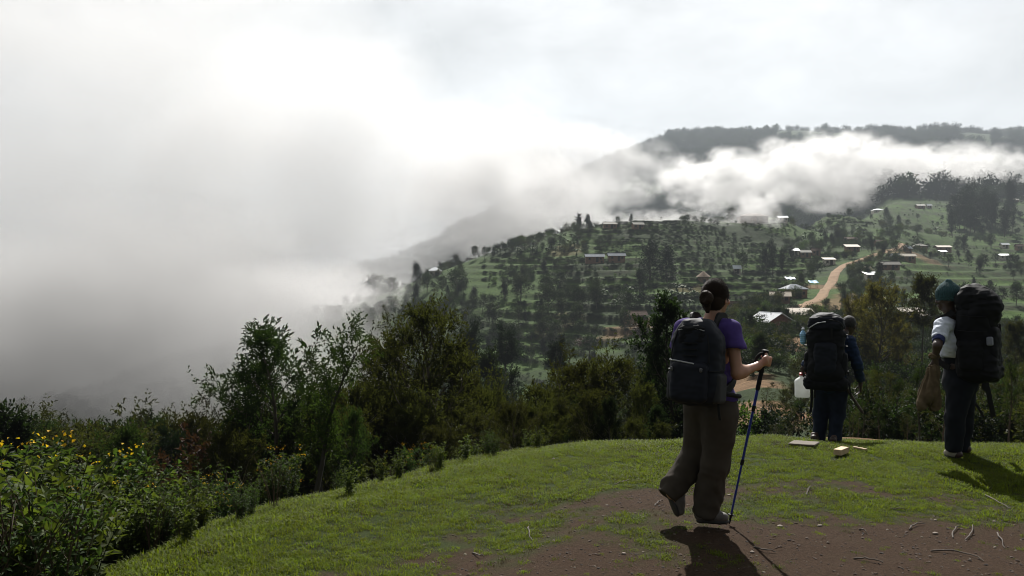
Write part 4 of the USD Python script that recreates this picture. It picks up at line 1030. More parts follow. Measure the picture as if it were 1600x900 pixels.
def house(px, row, w, label, kind='gable', roof=tin_g, wall=mud, rz=0.0, depth=.75, hh=2.3, rise=1.0, nwin=2, cat='house', name='house'):
    p = hit(px, row + 1)
    if p is None: print('no ground', label); return
    W_ = w / F * p[1] / max(.55, abs(math.cos(rz)) + depth * abs(math.sin(rz)))
    W_ = max(2.2, W_); D_ = W_ * depth
    zs = [ground(p[0] + a * math.cos(rz) * W_ / 2 - b * math.sin(rz) * D_ / 2, p[1] + a * math.sin(rz) * W_ / 2 + b * math.cos(rz) * D_ / 2) for a in (-1, 0, 1) for b in (-1, 0, 1)]
    base = min(zs); hw = hh + (np.mean(zs) - base) * .8
    t = thing(name, label, cat, (p[0], p[1], base - .05), rz, 'houses of the village below the knoll')
    y0 = D_ / 2
    oh = .45
    if kind == 'round':
        obj('wall', trimesh.creation.cylinder(W_ / 2, hw, sections=20).apply_translation((0, 0, hw / 2)), wall, t)
        obj('roof', trimesh.creation.cone(W_ / 2 + .6, rise * 2.2, sections=24).apply_translation((0, 0, hw - .1)), roof, t)
        obj('door', bx((0, -W_ / 2 - .01, .95), (.9, .16, 1.9)), dark_open, t); return t
    if kind == 'tarp':
        for sx in (-1, 1):
            for sy in (-1, 1): obj('pole', tube([(sx * W_ / 2, sy * y0, 0), (sx * W_ / 2, sy * y0, hw)], .06, 6), timber, t)
        obj('sheet', corrugated(-W_ / 2 - .3, W_ / 2 + .3, (-y0 - .3, hw - .25), (y0 + .3, hw + .55), 1.6, .02, .06), roof, t); return t
    walls = [bx((0, 0, hw / 2), (W_, D_, hw))]
    if kind in ('gable', 'front'):
        if kind == 'front':          # ridge runs away from the camera: build turned by 90 degrees
            g = trimesh.Trimesh([(-W_ / 2, -y0, hw), (W_ / 2, -y0, hw), (0, -y0, hw + rise), (-W_ / 2, y0, hw), (W_ / 2, y0, hw), (0, y0, hw + rise)], [[0, 1, 2], [3, 5, 4], [0, 2, 5], [0, 5, 3], [1, 4, 5], [1, 5, 2], [0, 3, 4], [0, 4, 1]])
            walls.append(g)
            R = trimesh.transformations.rotation_matrix(PI / 2, (0, 0, 1)); e = W_ / 2
            k = rise / e
            for s in (-1, 1):
                m = corrugated(-y0 - .5, y0 + .5, (s * (e + oh), hw - oh * k + .09), (0, hw + rise + .09)); m.apply_transform(R); obj('roof_slope', m, roof, t)
            obj('ridge_cap', tube([(0, -y0 - .52, hw + rise + .10), (0, y0 + .52, hw + rise + .10)], .09, 6), roof, t)
        else:
            g = trimesh.Trimesh([(-W_ / 2, -y0, hw), (-W_ / 2, y0, hw), (-W_ / 2, 0, hw + rise), (W_ / 2, -y0, hw), (W_ / 2, y0, hw), (W_ / 2, 0, hw + rise)], [[0, 2, 1], [3, 4, 5], [0, 3, 5], [0, 5, 2], [1, 2, 5], [1, 5, 4], [0, 1, 4], [0, 4, 3]])
            walls.append(g); k = rise / y0
            for s in (-1, 1): obj('roof_slope', corrugated(-W_ / 2 - oh, W_ / 2 + oh, (s * (y0 + oh), hw - oh * k + .09), (0, hw + rise + .09)), roof, t)
            obj('ridge_cap', tube([(-W_ / 2 - oh, 0, hw + rise + .10), (W_ / 2 + oh, 0, hw + rise + .10)], .09, 6), roof, t)
    elif kind == 'shed':
        g = trimesh.Trimesh([(-W_ / 2, -y0, hw), (W_ / 2, -y0, hw), (-W_ / 2, y0, hw), (W_ / 2, y0, hw), (-W_ / 2, y0, hw + rise), (W_ / 2, y0, hw + rise)], [[0, 1, 5], [0, 5, 4], [2, 4, 5], [2, 5, 3], [0, 4, 2], [1, 3, 5], [0, 2, 3], [0, 3, 1]])
        walls.append(g); k = rise / D_
        obj('roof_slope', corrugated(-W_ / 2 - oh, W_ / 2 + oh, (-y0 - oh, hw - oh * k + .09), (y0 + oh, hw + rise + oh * k + .09)), roof, t)
    elif kind == 'hip':
        a, b, c = W_ / 2 + oh, y0 + oh, max(.3, W_ / 2 - y0)
        z0, z1 = hw + .06, hw + rise
        V = [(-a, -b, z0), (a, -b, z0), (a, b, z0), (-a, b, z0), (-c, 0, z1), (c, 0, z1)]
        for tri in ([0, 1, 5, 4], [2, 3, 4, 5], [3, 0, 4], [1, 2, 5]):
            top = np.array([V[i] for i in tri], float); low = top - [0, 0, .05]; n = len(tri)
            f = [[0, i, i + 1] for i in range(1, n - 1)] + [[n, n + i + 1, n + i] for i in range(1, n - 1)] + [x for i in range(n) for x in ([i, n + i, n + (i + 1) % n], [i, n + (i + 1) % n, (i + 1) % n])]
            obj('roof_slope', trimesh.Trimesh(np.vstack([top, low]), f, process=False), roof, t)
    obj('wall', join(*walls), wall, t)
    dx = W_ * .12 * (1 if rz >= 0 else -1)
    d = obj('door', bx((dx, -y0 - .02, 1.0 + hw - hh), (.95, .12, 2.0)), dark_open, t)
    obj('frame', join(bx((dx - .52, -y0 - .04, 1.0 + hw - hh), (.10, .16, 2.05)), bx((dx + .52, -y0 - .04, 1.0 + hw - hh), (.10, .16, 2.05)), bx((dx, -y0 - .04, 2.07 + hw - hh), (1.14, .16, .10))), timber, d)
    for i in range(nwin):
        wx = W_ * (-.30 + .62 * i) if nwin > 1 else -W_ * .28
        wn = obj('window', bx((wx, -y0 - .02, 1.35 + hw - hh), (.75, .12, .75)), dark_open, t)
        obj('frame', join(bx((wx, -y0 - .04, .93 + hw - hh), (.95, .18, .09)), bx((wx, -y0 - .04, 1.77 + hw - hh), (.95, .18, .09)), bx((wx - .42, -y0 - .04, 1.35 + hw - hh), (.09, .17, .75)), bx((wx + .42, -y0 - .04, 1.35 + hw - hh), (.09, .17, .75))), timber, wn)
    return t

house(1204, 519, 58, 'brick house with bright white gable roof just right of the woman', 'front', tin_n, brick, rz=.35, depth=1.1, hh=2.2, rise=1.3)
house(1219, 473, 32, 'house with beige roof in front of the grey hip roof, left of the road bend', 'gable', tin_b, mud, rz=-.25, hh=2.2)
house(1240, 464, 36, 'house with wide grey hip roof left of the road bend', 'hip', tin_bl, mud, rz=.15, hh=2.4, rise=1.5)
house(1252, 505, 34, 'low house with dusty beige roof just left of the middle man\'s rucksack', 'shed', tin_b, mud, hh=2.1, rise=1.0)
house(1429, 508, 36, 'house with flat cream roof behind the thin tree, beside a brick wall', 'shed', tin_b, brick, rz=.1, hh=2.2, rise=1.2)
house(1452, 512, 16, 'small red brick outhouse right of the cream roofed house', 'shed', rusty, brick, hh=2.0, rise=.4, nwin=0)
house(1037, 652, 44, 'pale tin roof half hidden behind the dark tree left of the woman', 'gable', tin_bl, plaster, rz=.5, hh=1.7, rise=1.3)
house(1099, 440, 18, 'small brown round hut among the terraces above the woman\'s head', 'round', thatch, mud, hh=2.0)
house(1147, 486, 16, 'low brown hut right of the woman\'s head', 'gable', rusty, mud, hh=2.0)
house(992, 499, 34, 'long brown roofed house at the foot of the dark terraces', 'gable', rusty, mud, rz=.08, depth=.5)
house(929, 409, 28, 'left one of two long grey roofs in the middle of the terraces', 'gable', tin_bl, mud, depth=.5)
house(963, 409, 26, 'right one of two long grey roofs in the middle of the terraces', 'gable', tin_bl, mud, depth=.5, rz=.05)
house(953, 357, 20, 'pale roofed house on the crest, left of the pair in the mist', 'gable', tin_g, mud)
house(996, 357, 18, 'pale roofed house on the crest, right of the pair in the mist', 'gable', tin_g, mud, rz=.2)
house(1175, 345, 42, 'broad dark building on the crest under the cloud', 'hip', rusty, mud, hh=3.0, rise=1.8, depth=.6)
house(1222, 345, 14, 'small white roof on the crest right of the broad dark building', 'gable', tin_w, plaster)
house(680, 430, 18, 'white house on the left ridge below a round tree', 'hip', tin_w, plaster, hh=2.4, rise=1.6)
house(515, 498, 15, 'grey roof fading into the fog low on the left ridge', 'gable', tin_g, mud)
house(1151, 425, 10, 'tiny white roof on the slope above and right of the woman', 'gable', tin_w, plaster, nwin=1)
house(1241, 398, 12, 'bright white roof at the left end of the middle cluster of huts', 'shed', tin_w, plaster, nwin=1)
house(1257, 399, 16, 'grey roof next to the bright white one in the middle cluster of huts', 'gable', tin_g, mud, nwin=1)
house(1274, 398, 12, 'rusty roof at the right end of the middle cluster of huts', 'gable', rusty, mud, nwin=1)
house(1295, 413, 16, 'lone cream roofed hut in the green field left of the road', 'shed', tin_b, plaster, nwin=1, rise=.7)
house(1328, 379, 17, 'brown gabled hut above the cream shed, left of the road top', 'gable', rusty, mud)
house(1331, 392, 20, 'long cream shed below the brown hut, left of the road top', 'shed', tin_b, mud, depth=.5)
house(1375, 384, 18, 'brown hut directly left of the road top', 'gable', rusty, mud, rz=.2)
house(1437, 390, 17, 'grey brown house directly right of the road top', 'hip', tin_g, mud, rise=1.4)
house(1418, 394, 13, 'small white roof right below the road top', 'gable', tin_w, mud, rz=.6, nwin=1)
house(1415, 405, 25, 'wide beige roof in the row right of the road', 'gable', tin_b, mud, depth=.55)
house(1397, 407, 15, 'blue grey roof at the left of the row right of the road', 'gable', tin_bl, mud, rz=-.5)
house(1389, 421, 28, 'long grey roof below the row of houses right of the road', 'gable', tin_g, mud, depth=.45)
house(1355, 430, 18, 'tan roofed house right of the road, nearest its verge', 'gable', tin_b, mud, rz=.6)
house(1361, 438, 18, 'white and blue roofed house below the tan roof beside the road', 'shed', tin_w, plaster, rise=.7)
house(1472, 393, 21, 'pale roofed house at right with a white lean-to in front', 'gable', tin_b, mud)
house(1473, 399, 9, 'white lean-to in front of the pale roofed house at right', 'shed', tin_w, plaster, nwin=0, rise=.5)
house(1569, 388, 11, 'white roof high at the far right above the man in the beanie', 'gable', tin_w, plaster, nwin=1)
house(1569, 406, 17, 'white roofed long house at far right below the smaller white roof', 'shed', tin_w, plaster, depth=.5, rise=.7)
house(1592, 389, 10, 'rusty roof cut by the right edge of the picture', 'gable', rusty, mud, nwin=1)
house(1371, 331, 16, 'bright white roof near the cloud, highest and largest on the right slope', 'hip', tin_w, plaster, rise=1.6)
house(1451, 324, 7, 'tiny bright white roof high on the right slope below the cloud', 'gable', tin_w, plaster, nwin=1)
house(1437, 323, 12, 'grey roof beside the tiny bright white roof high on the right slope', 'gable', tin_g, mud, nwin=1)
house(1585, 315, 9, 'pale roof at the upper right beside the tall dark trees', 'gable', tin_g, mud, nwin=1)
house(1235, 442, 12, 'bright blue tarpaulin shelter left of the road', 'tarp', blue_tarp, hh=1.9, cat='shelter', name='shelter')
house(1271, 449, 11, 'pale blue tarpaulin shelter closest to the road', 'tarp', tarp_b, hh=1.9, cat='shelter', name='shelter')

# ------------------------------------------------------------------ trees that stand near
bark_d = principled('dark_wet_bark', (.016, .013, .010), .9, noise=(6, .3))
def plant(kind, px, row_top, d, label, width=1.0, name=None, cat='tree', group=None, rz=None, sink=.15, minh=.4):
    cls, hgt = KIND[kind]; hgt = TOPZ.get(str(cls.GetPath()), hgt)
    x = (px - 800) / F * d; g = ground(x, d); z = CAMZ + (HOR - row_top) / F * d
    h = max(minh, z - g); s = h / hgt
    return copy_of(name or 'tree', cls, label, cat, (x, d, g - sink * s), rz if rz is not None else (px * .7) % 6.28, (s * width, s * width, s), group)

KIND = {}
KIND['feather'] = (tree_class('feathery_tree', grow(11, 6.0, .10, .22, 1.7, 22, 5, 6, .13, 11, 'round', .75, .05, lw=.34), LM['feather']), 6.0)
KIND['slender'] = (tree_class('slender_tree', grow(12, 4.0, .075, .42, .85, 15, 4, 5, .10, 10, 'vase', .85, .26, lw=.36, wob=.05), LM['mid'], bark_d), 4.0)
KIND['broad'] = (tree_class('broad_olive_tree', grow(13, 7.0, .13, .12, 2.5, 30, 6, 6, .14, 11, 'round', .6, .04, lw=.38), LM['olive']), 7.0)
KIND['bushy'] = (tree_class('bushy_olive_tree', grow(14, 5.0, .10, .06, 2.4, 30, 6, 6, .12, 12, 'round', .55, .03, lw=.40), LM['olive']), 5.0)
KIND['dark'] = (tree_class('dark_tree', grow(15, 7.0, .14, .10, 2.0, 34, 6, 6, .15, 13, 'round', .5, .02, lw=.5), LM['dark']), 7.0)
KIND['dome'] = (tree_class('dome_tree', grow(16, 3.0, .07, .04, .95, 30, 5, 5, .09, 14, 'cone', .35, .0, lw=.34), LM['far']), 3.0)
KIND['rust'] = (tree_class('rust_tree', grow(17, 6.0, .12, .10, 2.4, 32, 6, 6, .14, 12, 'round', .6, .02, lw=.42), LM['rust']), 6.0)
KIND['thin'] = (tree_class('thin_stemmed_tree', grow(18, 7.0, .07, .55, 1.5, 22, 6, 6, .13, 13, 'round', .35, .02, lw=.42, wob=.02), LM['olive']), 7.0)
KIND['sapling'] = (tree_class('sapling', grow(19, 3.0, .035, .22, .75, 13, 4, 4, .07, 9, 'cone', .8, .06, lw=.30), LM['feather']), 3.0)
KIND['sapling2'] = (tree_class('leafy_sapling', grow(20, 3.0, .035, .15, 1.0, 14, 4, 4, .07, 10, 'round', .7, .08, lw=.34), LM['olive']), 3.0)
KIND['redbush'] = (tree_class('reddish_bush', grow(21, 2.0, .04, .03, 1.1, 20, 5, 5, .09, 11, 'round', .7, .02), LM['red']), 2.0)
KIND['conifer'] = (tree_class('small_conifer', grow(22, 4.0, .06, .06, 1.0, 36, 5, 5, .09, 12, 'cone', .1, .0, lw=.22, droop=.05), LM['fardark']), 4.0)

for a in [
    ('feather', 425, 502, 15.5, 'tall feathery tree at the left of the near tree belt', 1.0),
    ('feather', 402, 560, 17, 'lower feathery tree leaning left of the tallest left tree', .9),
    ('slender', 474, 490, 10.4, 'slender young tree with leaning dark stem at the lawn edge', 1.0, .15),
    ('slender', 505, 552, 13, 'pale green slender tree just right of the leaning dark stem', .9),
    ('broad', 655, 472, 17, 'tallest broad olive tree in the near belt, left of centre', .85),
    ('broad', 612, 520, 19, 'broad olive tree left of the tallest one in the belt', .7),
    ('broad', 700, 545, 18, 'olive tree sloping down right of the tallest one in the belt', .7),
    ('bushy', 560, 580, 17, 'low bushy tree filling the gap between the left trees', .8),
    ('bushy', 520, 620, 15, 'low dark bush behind the slender leaning stem', .8),
    ('bushy', 755, 590, 19, 'bushy tree in the dip between the two tall clumps', .65),
    ('bushy', 845, 590, 16.5, 'left shoulder of the big brown green thicket in the centre', .8),
    ('bushy', 905, 552, 18, 'round crowned bushy tree in the middle of the central thicket', .85),
    ('bushy', 965, 545, 18.5, 'bushy tree at the right of the central thicket', .85),
    ('bushy', 930, 600, 14.5, 'low bushy tree in front of the central thicket', .8),
    ('bushy', 1010, 590, 17, 'bushy tree between the central thicket and the dark tree', .6),
    ('dark', 1052, 462, 19, 'dense dark tree directly behind the woman\'s left shoulder', .75),
    ('dark', 1088, 505, 21, 'dense dark tree hidden behind the woman\'s rucksack', .7),
    ('dark', 1020, 545, 21, 'dark tree left of the one behind the woman', .55),
    ('dome', 1190, 520, 70, 'cone shaped dark tree beside the woman\'s gripping hand', 1.4),
    ('rust', 1372, 440, 75, 'rust tinged tree behind the middle man\'s head', .85),
    ('rust', 1340, 462, 78, 'green and rust tree at the left of the rust tinged pair', .7),
    ('rust', 1405, 490, 76, 'low rust tinged tree below the thin stemmed tree', .5),
    ('thin', 1442, 427, 75, 'thin stemmed tree with round dark crown left of the beanie', .85),
    ('thin', 1590, 500, 60, 'thin stemmed tree at the right edge beyond the huge rucksack', .8),
    ('dark', -8, 640, 20, 'dark dome shaped tree at the left edge above the weeds', .9),
    ('dark', 48, 672, 21, 'smaller dark tree right of the dome at the left edge', .7),
    ('conifer', 254, 665, 21, 'small black conifer standing behind the weeds on the left', .9),
    ('redbush', 330, 668, 18, 'reddish brown bush behind the weeds left of the tall trees', 1.0),
    ('feather', 195, 660, 17, 'feathery sapling rising above the weeds at left', .7),
    ('bushy', 300, 630, 24, 'pale bush on the dim slope at the foot of the fog', .7),
    ('conifer', 735, 500, 120, 'tall dark cone shaped tree on the slope above the near belt', .8),
    ('conifer', 783, 505, 130, 'pointed tree right of the tall dark cone on the slope', .9),
    ('conifer', 877, 527, 110, 'pointed dark tree in the gully above the central thicket', .9),
    ('dark', 752, 548, 80, 'round dark tree on the slope just above the near belt', .8),
    ('dark', 1172, 490, 130, 'dark round tree left of the white gable roof', 1.0),
    ('dark', 1192, 478, 150, 'dark round tree behind the white gable roof', .9),
    ('dark', 1230, 482, 150, 'dark tree between the white gable roof and the low beige one', .8),
]: plant(*a[:4], a[4], a[5], rz=a[6] if len(a) > 6 else None)

rng = np.random.default_rng(77)
def zone(px, a, b, kind):
    t = (px - a) / (b - a)
    side = ', near its left end' if t < .34 else ', in its middle' if t < .67 else ', near its right end'
    return side
def belt(kinds, n, px0, px1, row0, row1, d0, d1, label, group, name, cat, wid=(.7, 1.1)):
    for i in range(n):
        px = px0 + (px1 - px0) * (i + rng.uniform(.1, .9)) / n
        plant(kinds[i % len(kinds)], px, rng.uniform(row0, row1), rng.uniform(d0, d1), label + zone(px, px0, px1, kinds[i % len(kinds)]), rng.uniform(*wid), name, cat, group, rng.uniform(0, 6.28))
belt(['sapling', 'sapling2'], 20, 1325, 1445, 560, 660, 13, 19, 'young sapling in the thicket between the two men', 'saplings between the two men', 'sapling', 'sapling', (.8, 1.3))
belt(['sapling2', 'sapling'], 14, 1555, 1640, 550, 650, 13, 20, 'young sapling in the row behind the huge rucksack', 'saplings at the right edge', 'sapling', 'sapling', (.8, 1.3))
belt(['sapling2', 'sapling'], 8, 1205, 1250, 605, 668, 15, 24, 'leafy shrub in the row between blue pole and jerrycan', 'shrubs beside the jerrycan', 'shrub', 'shrub', (1.0, 1.5))
belt(['sapling2', 'bushy'], 6, 1190, 1255, 568, 610, 38, 60, 'shrub in the strip on the orange earth', 'shrubs on the orange earth', 'shrub', 'shrub', (1.0, 1.4))
belt(['sapling2', 'sapling'], 8, 1440, 1500, 600, 660, 13, 19, 'leafy shrub in the row behind the brown sack', 'shrubs behind the brown sack', 'shrub', 'shrub', (.8, 1.3))
belt(['bushy', 'feather'], 12, 350, 560, 600, 660, 13, 22, 'low tree in the belt under the feathery trees', 'low trees at the left of the belt', 'tree', 'tree', (.7, .9))
belt(['bushy', 'broad'], 14, 560, 830, 600, 660, 12, 20, 'low tree in the belt left of the central thicket', 'low trees in the middle of the belt', 'tree', 'tree', (.7, 1.0))
belt(['bushy', 'dark'], 10, 820, 1080, 610, 665, 12, 18, 'low dark tree under the central thicket', 'low trees under the central thicket', 'tree', 'tree', (.7, 1.0))
belt(['bushy', 'dark', 'feather'], 14, 20, 400, 640, 690, 20, 45, 'dim bush in the band below the fog at left', 'bushes below the fog', 'bush', 'bush', (.8, 1.2))

# ------------------------------------------------------------------ trees of the far hillsides
FK = {}
FK['round'] = tree_class('round_far_tree', grow(31, 7.0, .16, .22, 2.6, 16, 5, 3, .42, 6, 'round', .5, .02, 5, .6), LM['far'])
FK['dark'] = tree_class('dark_far_tree', grow(32, 8.0, .18, .10, 2.0, 22, 5, 3, .40, 6, 'cone', .4, .02, 5, .6), LM['fardark'])
FK['tall'] = tree_class('tall_far_tree', grow(33, 13.0, .2, .18, 2.0, 24, 5, 3, .5, 6, 'column', .7, .02, 5, .5), LM['fardark'])
FK['umbrella'] = tree_class('umbrella_far_tree', grow(34, 7.5, .16, .55, 2.8, 14, 5, 3, .40, 7, 'round', .35, .03, 5, .6), LM['far'])
FK['bush'] = tree_class('far_bush', grow(35, 3.0, .1, .03, 1.8, 16, 4, 3, .34, 6, 'round', .6, .0, 4, .6), LM['far'])
FK['redfar'] = tree_class('red_far_bush', grow(36, 3.0, .1, .03, 1.9, 18, 4, 3, .34, 6, 'round', .6, .0, 4, .6), LM['red'])
def banana_mesh():
    rg = np.random.default_rng(4); L = []
    for i in range(9):
        az, el = i * 2.4, rg.uniform(.5, 1.2)
        d = np.array([math.cos(az), math.sin(az), 0]); p = [np.array([0, 0, 1.6])]
        for k in range(5): p.append(p[-1] + (d * math.cos(el) + np.array([0, 0, math.sin(el)])) * .5); el -= .38
        L.append(ribbon(np.array(p), [.15, .5, .62, .55, .4, .08], .02, up=np.cross(d, [0, 0, 1])[[0, 1, 2]] * 0 + [0, 0, 1.]))
    return tube([(0, 0, 0), (.03, 0, .9), (0, 0, 1.8)], [.17, .14, .10], 7), join(*L)
FK['banana'] = tree_class('banana_plant', banana_mesh(), LM['banana'], LM['fresh'])

def far(kind, px, row, hpx, label, group, name='tree', cat='tree', width=1.0):
    p = hit(px, row)
    if p is None: return
    H0 = {'round': 7, 'dark': 8, 'tall': 13, 'umbrella': 7.5, 'bush': 3, 'banana': 3.6, 'redfar': 3}[kind]
    H0 = TOPZ.get(str(FK[kind].GetPath()), H0); s = hpx / F * p[1] / H0
    copy_of(name, FK[kind], label, cat, (p[0], p[1], p[2] - .2), rng.uniform(0, 6.28), (s * width, s * width, s), group)

for a in [
    ('umbrella', 553, 474, 26, 'umbrella shaped tree standing alone in the fog on the left ridge'), ('round', 588, 468, 40, 'big round tree clump in the fog on the left ridge', 1.4),
    ('round', 610, 466, 34, 'round tree touching the big clump in the fog', 1.2), ('round', 540, 480, 18, 'small round tree left of the umbrella tree in the fog'),
    ('umbrella', 677, 423, 22, 'round headed tree just above the white ridge house'), ('dark', 660, 432, 16, 'dark shrub left of the white ridge house'), ('round', 712, 419, 22, 'tree right of the white ridge house'),
    ('round', 743, 406, 22, 'left tree of a dark pair on the skyline'), ('round', 757, 405, 20, 'right tree of a dark pair on the skyline'), ('dark', 771, 400, 14, 'small pointed tree right of the dark skyline pair'),
    ('umbrella', 812, 388, 18, 'small tree on the skyline above the banana field'), ('dark', 905, 362, 28, 'left pointed tree of a pair on the crest'), ('dark', 919, 362, 27, 'right pointed tree of a pair on the crest'),
    ('round', 965, 352, 14, 'small tree behind the left pale roof on the crest'), ('dark', 986, 350, 16, 'thin tree between the two pale roofs on the crest'), ('round', 1067, 357, 20, 'tree alone in the bright field on the crest'),
    ('round', 1144, 344, 20, 'round tree left of the broad dark building on the crest', 1.3), ('umbrella', 1295, 345, 12, 'flat tree on the crest under the low cloud'),
    ('tall', 1207, 430, 56, 'tallest of the black trees left of the blue shelter'), ('tall', 1222, 430, 44, 'black tree right of the tallest one, left of the blue shelter'), ('dark', 1196, 428, 40, 'black tree left of the tallest one in the dark group'),
    ('dark', 1016, 440, 60, 'big dark tree in the middle of the terraces, left one', 1.2), ('dark', 1042, 440, 58, 'big dark tree in the middle of the terraces, right one', 1.2), ('dark', 1000, 460, 40, 'dark green tree below the big pair on the terraces'),
    ('round', 1160, 428, 34, 'round tree beside the tiny white roof'), ('tall', 1290, 385, 26, 'pointed dark tree left of the brown gabled hut'), ('dark', 1300, 386, 22, 'dark tree beside the pointed one left of the brown gabled hut'),
    ('dark', 1374, 440, 30, 'black tree in front of the long grey roof beside the road', 1.2), ('dark', 1385, 350, 26, 'dark tree on the slope above the road top'), ('dark', 1404, 356, 18, 'dark tree right of the one above the road top'),
    ('umbrella', 1530, 318, 26, 'tree standing clear above the plantation, left one'), ('umbrella', 1548, 318, 28, 'tree standing clear above the plantation, middle one'), ('umbrella', 1566, 318, 30, 'tallest tree standing clear above the plantation'),
    ('redfar', 1003, 535, 34, 'brown red thicket below the long brown roofed house', 1.5), ('redfar', 915, 545, 20, 'brown red thicket at the edge of the small bare field', 2.0),
]: far(*a[:4], a[4], None, width=a[5] if len(a) > 5 else 1.0)
def zone2(px, a, b):
    t = (px - a) / (b - a)
    return ', at left' if t < .25 else ', left of middle' if t < .5 else ', right of middle' if t < .75 else ', at right'
def scatter(kind, n, box, hp, label, group, name, cat, width=(.8, 1.3), ok=None):
    k = 0
    while k < n:
        px, row = rng.uniform(box[0], box[1]), rng.uniform(box[2], box[3])
        if ok and not ok(px, row): n -= .2; continue
        p = hit(px, row)
        if p is None or p[1] > 1100 or road_dist(p[0], p[1]) < 5: n -= .2; continue
        far(kind, px, row, rng.uniform(*hp), label + zone2(px, box[0], box[1]), group, name, cat, rng.uniform(*width)); k += 1
scatter('tall', 34, (1485, 1585, 330, 372), (34, 56), 'tall dark tree packed in the square plantation at the upper right', 'trees of the dark plantation', 'plantation_tree', 'tree')
scatter('banana', 40, (770, 905, 372, 400), (7, 11), 'pale banana plant in the field on the left shoulder of the ridge', 'banana plants on the ridge shoulder', 'banana_plant', 'banana plant')
scatter('banana', 26, (925, 1085, 452, 482), (9, 14), 'pale banana plant on the dark lower terraces', 'banana plants on the lower terraces', 'banana_plant', 'banana plant')
scatter('banana', 40, (1250, 1480, 352, 388), (6, 10), 'pale banana plant among the huts around the road top', 'banana plants around the road top', 'banana_plant', 'banana plant')
scatter('round', 30, (690, 900, 430, 540), (14, 30), 'dark green tree on the steep slope below the left ridge', 'trees on the slope below the left ridge', 'hillside_tree', 'tree')
scatter('dark', 22, (640, 880, 420, 560), (16, 34), 'pointed dark tree on the steep slope below the left ridge', 'pointed trees on the slope below the left ridge', 'hillside_tree', 'tree')
scatter('round', 44, (640, 1000, 455, 575), (22, 44), 'large dark tree on the shaded lower slope above the near belt', 'large trees on the shaded lower slope', 'hillside_tree', 'tree', (.9, 1.4))
scatter('round', 12, (900, 1250, 352, 470), (10, 22), 'round tree on the terraced hill behind the woman', 'round trees on the terraced hill', 'hillside_tree', 'tree')
scatter('round', 40, (1250, 1600, 380, 470), (12, 26), 'round tree among the houses on the right slope', 'round trees among the houses', 'hillside_tree', 'tree')
scatter('dark', 24, (1230, 1600, 380, 480), (12, 28), 'dark pointed tree among the houses on the right slope', 'dark trees among the houses', 'hillside_tree', 'tree')
scatter('round', 30, (1250, 1600, 318, 372), (8, 18), 'small tree high on the right slope under the cloud', 'trees under the cloud on the right', 'hillside_tree', 'tree')
scatter('round', 34, (1430, 1600, 470, 560), (16, 40), 'bushy tree on the slope behind the man in the beanie', 'trees behind the man in the beanie', 'hillside_tree', 'tree')
scatter('round', 20, (1260, 1420, 440, 520), (12, 26), 'bushy tree between the road and the rust tinged pair', 'trees below the road', 'hillside_tree', 'tree')
scatter('umbrella', 12, (640, 900, 385, 432), (12, 20), 'thin tree along the foggy left skyline', 'thin trees along the left skyline', 'hillside_tree', 'tree', ok=lambda a, b: True)

# scrub that clothes the slopes: uncountable, one instancer
def instancer(name, protos, pos, scale, rz, which, kind='stuff', label=None):
    pi = UsdGeom.PointInstancer.Define(stage, path_for(name))
    paths = []
    for i, parts in enumerate(protos):
        x = UsdGeom.Xform.Define(stage, f'{pi.GetPath()}/kind_{i}')
        for nm, m, mm in parts: usdkit.mesh(stage, f'{x.GetPath()}/{nm}', m, mm, False)
        paths.append(x.GetPath())
    pi.CreatePrototypesRel().SetTargets(paths)
    pi.CreatePositionsAttr(Vt.Vec3fArray.FromNumpy(np.asarray(pos, np.float32)))
    sc = np.asarray(scale, np.float32); sc = np.repeat(sc[:, None], 3, 1) if sc.ndim == 1 else sc
    pi.CreateScalesAttr(Vt.Vec3fArray.FromNumpy(sc))
    q = np.zeros((len(pos), 4), np.float32); q[:, 2] = np.sin(rz / 2); q[:, 3] = np.cos(rz / 2)
    pi.CreateOrientationsAttr(Vt.QuathArray.FromNumpy(q.astype(np.float16)))
    pi.CreateProtoIndicesAttr(Vt.IntArray.FromNumpy(np.asarray(which, np.int32)))
    return tag(pi, label, name.replace('_', ' '), None, kind)

def bush_parts(seed, mm, H=1.0, leaf=.11):
    w, l = grow(seed, H, .03, .02, .62, 10, 4, 3, leaf, 6, 'round', .6, .0, 4, .6); return [('foliage', l, mm)]
n = 42000
az = rng.uniform(-.62, .62, n); rr = 16 * (1100 / 16.) ** (rng.uniform(0, 1, n) ** .62)
sx, sy = rr * np.sin(az), rr * np.cos(az)
p2 = np.stack([sx, sy, 0 * sx], -1)
tm = terrace_mask(sx, sy); lu = lushness(sx, sy)
z0 = height(sx, sy); twv = (fbm(p2, 1 / 30., 2, 9) - .5) * 1.6
fr = ((z0 + twv) / TH) % 1.0
clump = fbm(p2, 1 / 16., 3, 51)
keep = rng.uniform(0, 1, n) < np.where(tm > .3, np.where((fr > .60), .12, .010 + .35 * smoothstep(.55, .62, clump)), .14 + .86 * smoothstep(.45, .58, clump)) * (1 - .85 * soil_mask(sx, sy)) * (road_dist(sx, sy) > 4.5)
pxs = 800 + F * sx / sy
tx = rng.uniform(-.12, .40, 75000); tr = np.sqrt(rng.uniform(210 ** 2, 620 ** 2, 75000))
keep &= ~((sy < 70) & (pxs > 1120) & ((soil_mask(sx, sy) > .2) | (rng.uniform(0, 1, len(sx)) < .45)))
keep &= ~((sy < 105) & (pxs > 1130) & (pxs < 1290) & (rng.uniform(0, 1, len(sx)) < .88))
sx, sy, z0, tm, fr, clump = (e[keep] for e in (sx, sy, z0, tm, fr, clump)); n = len(sx); dd = np.hypot(sx, sy)
hx, hy = tr * np.sin(tx), tr * np.cos(tx); hz0 = height(hx, hy); ph3 = np.stack([hx, hy, 0 * hx], -1)
hf = ((hz0 + (fbm(ph3, 1 / 30., 2, 9) - .5) * 1.6) / TH) % 1.0
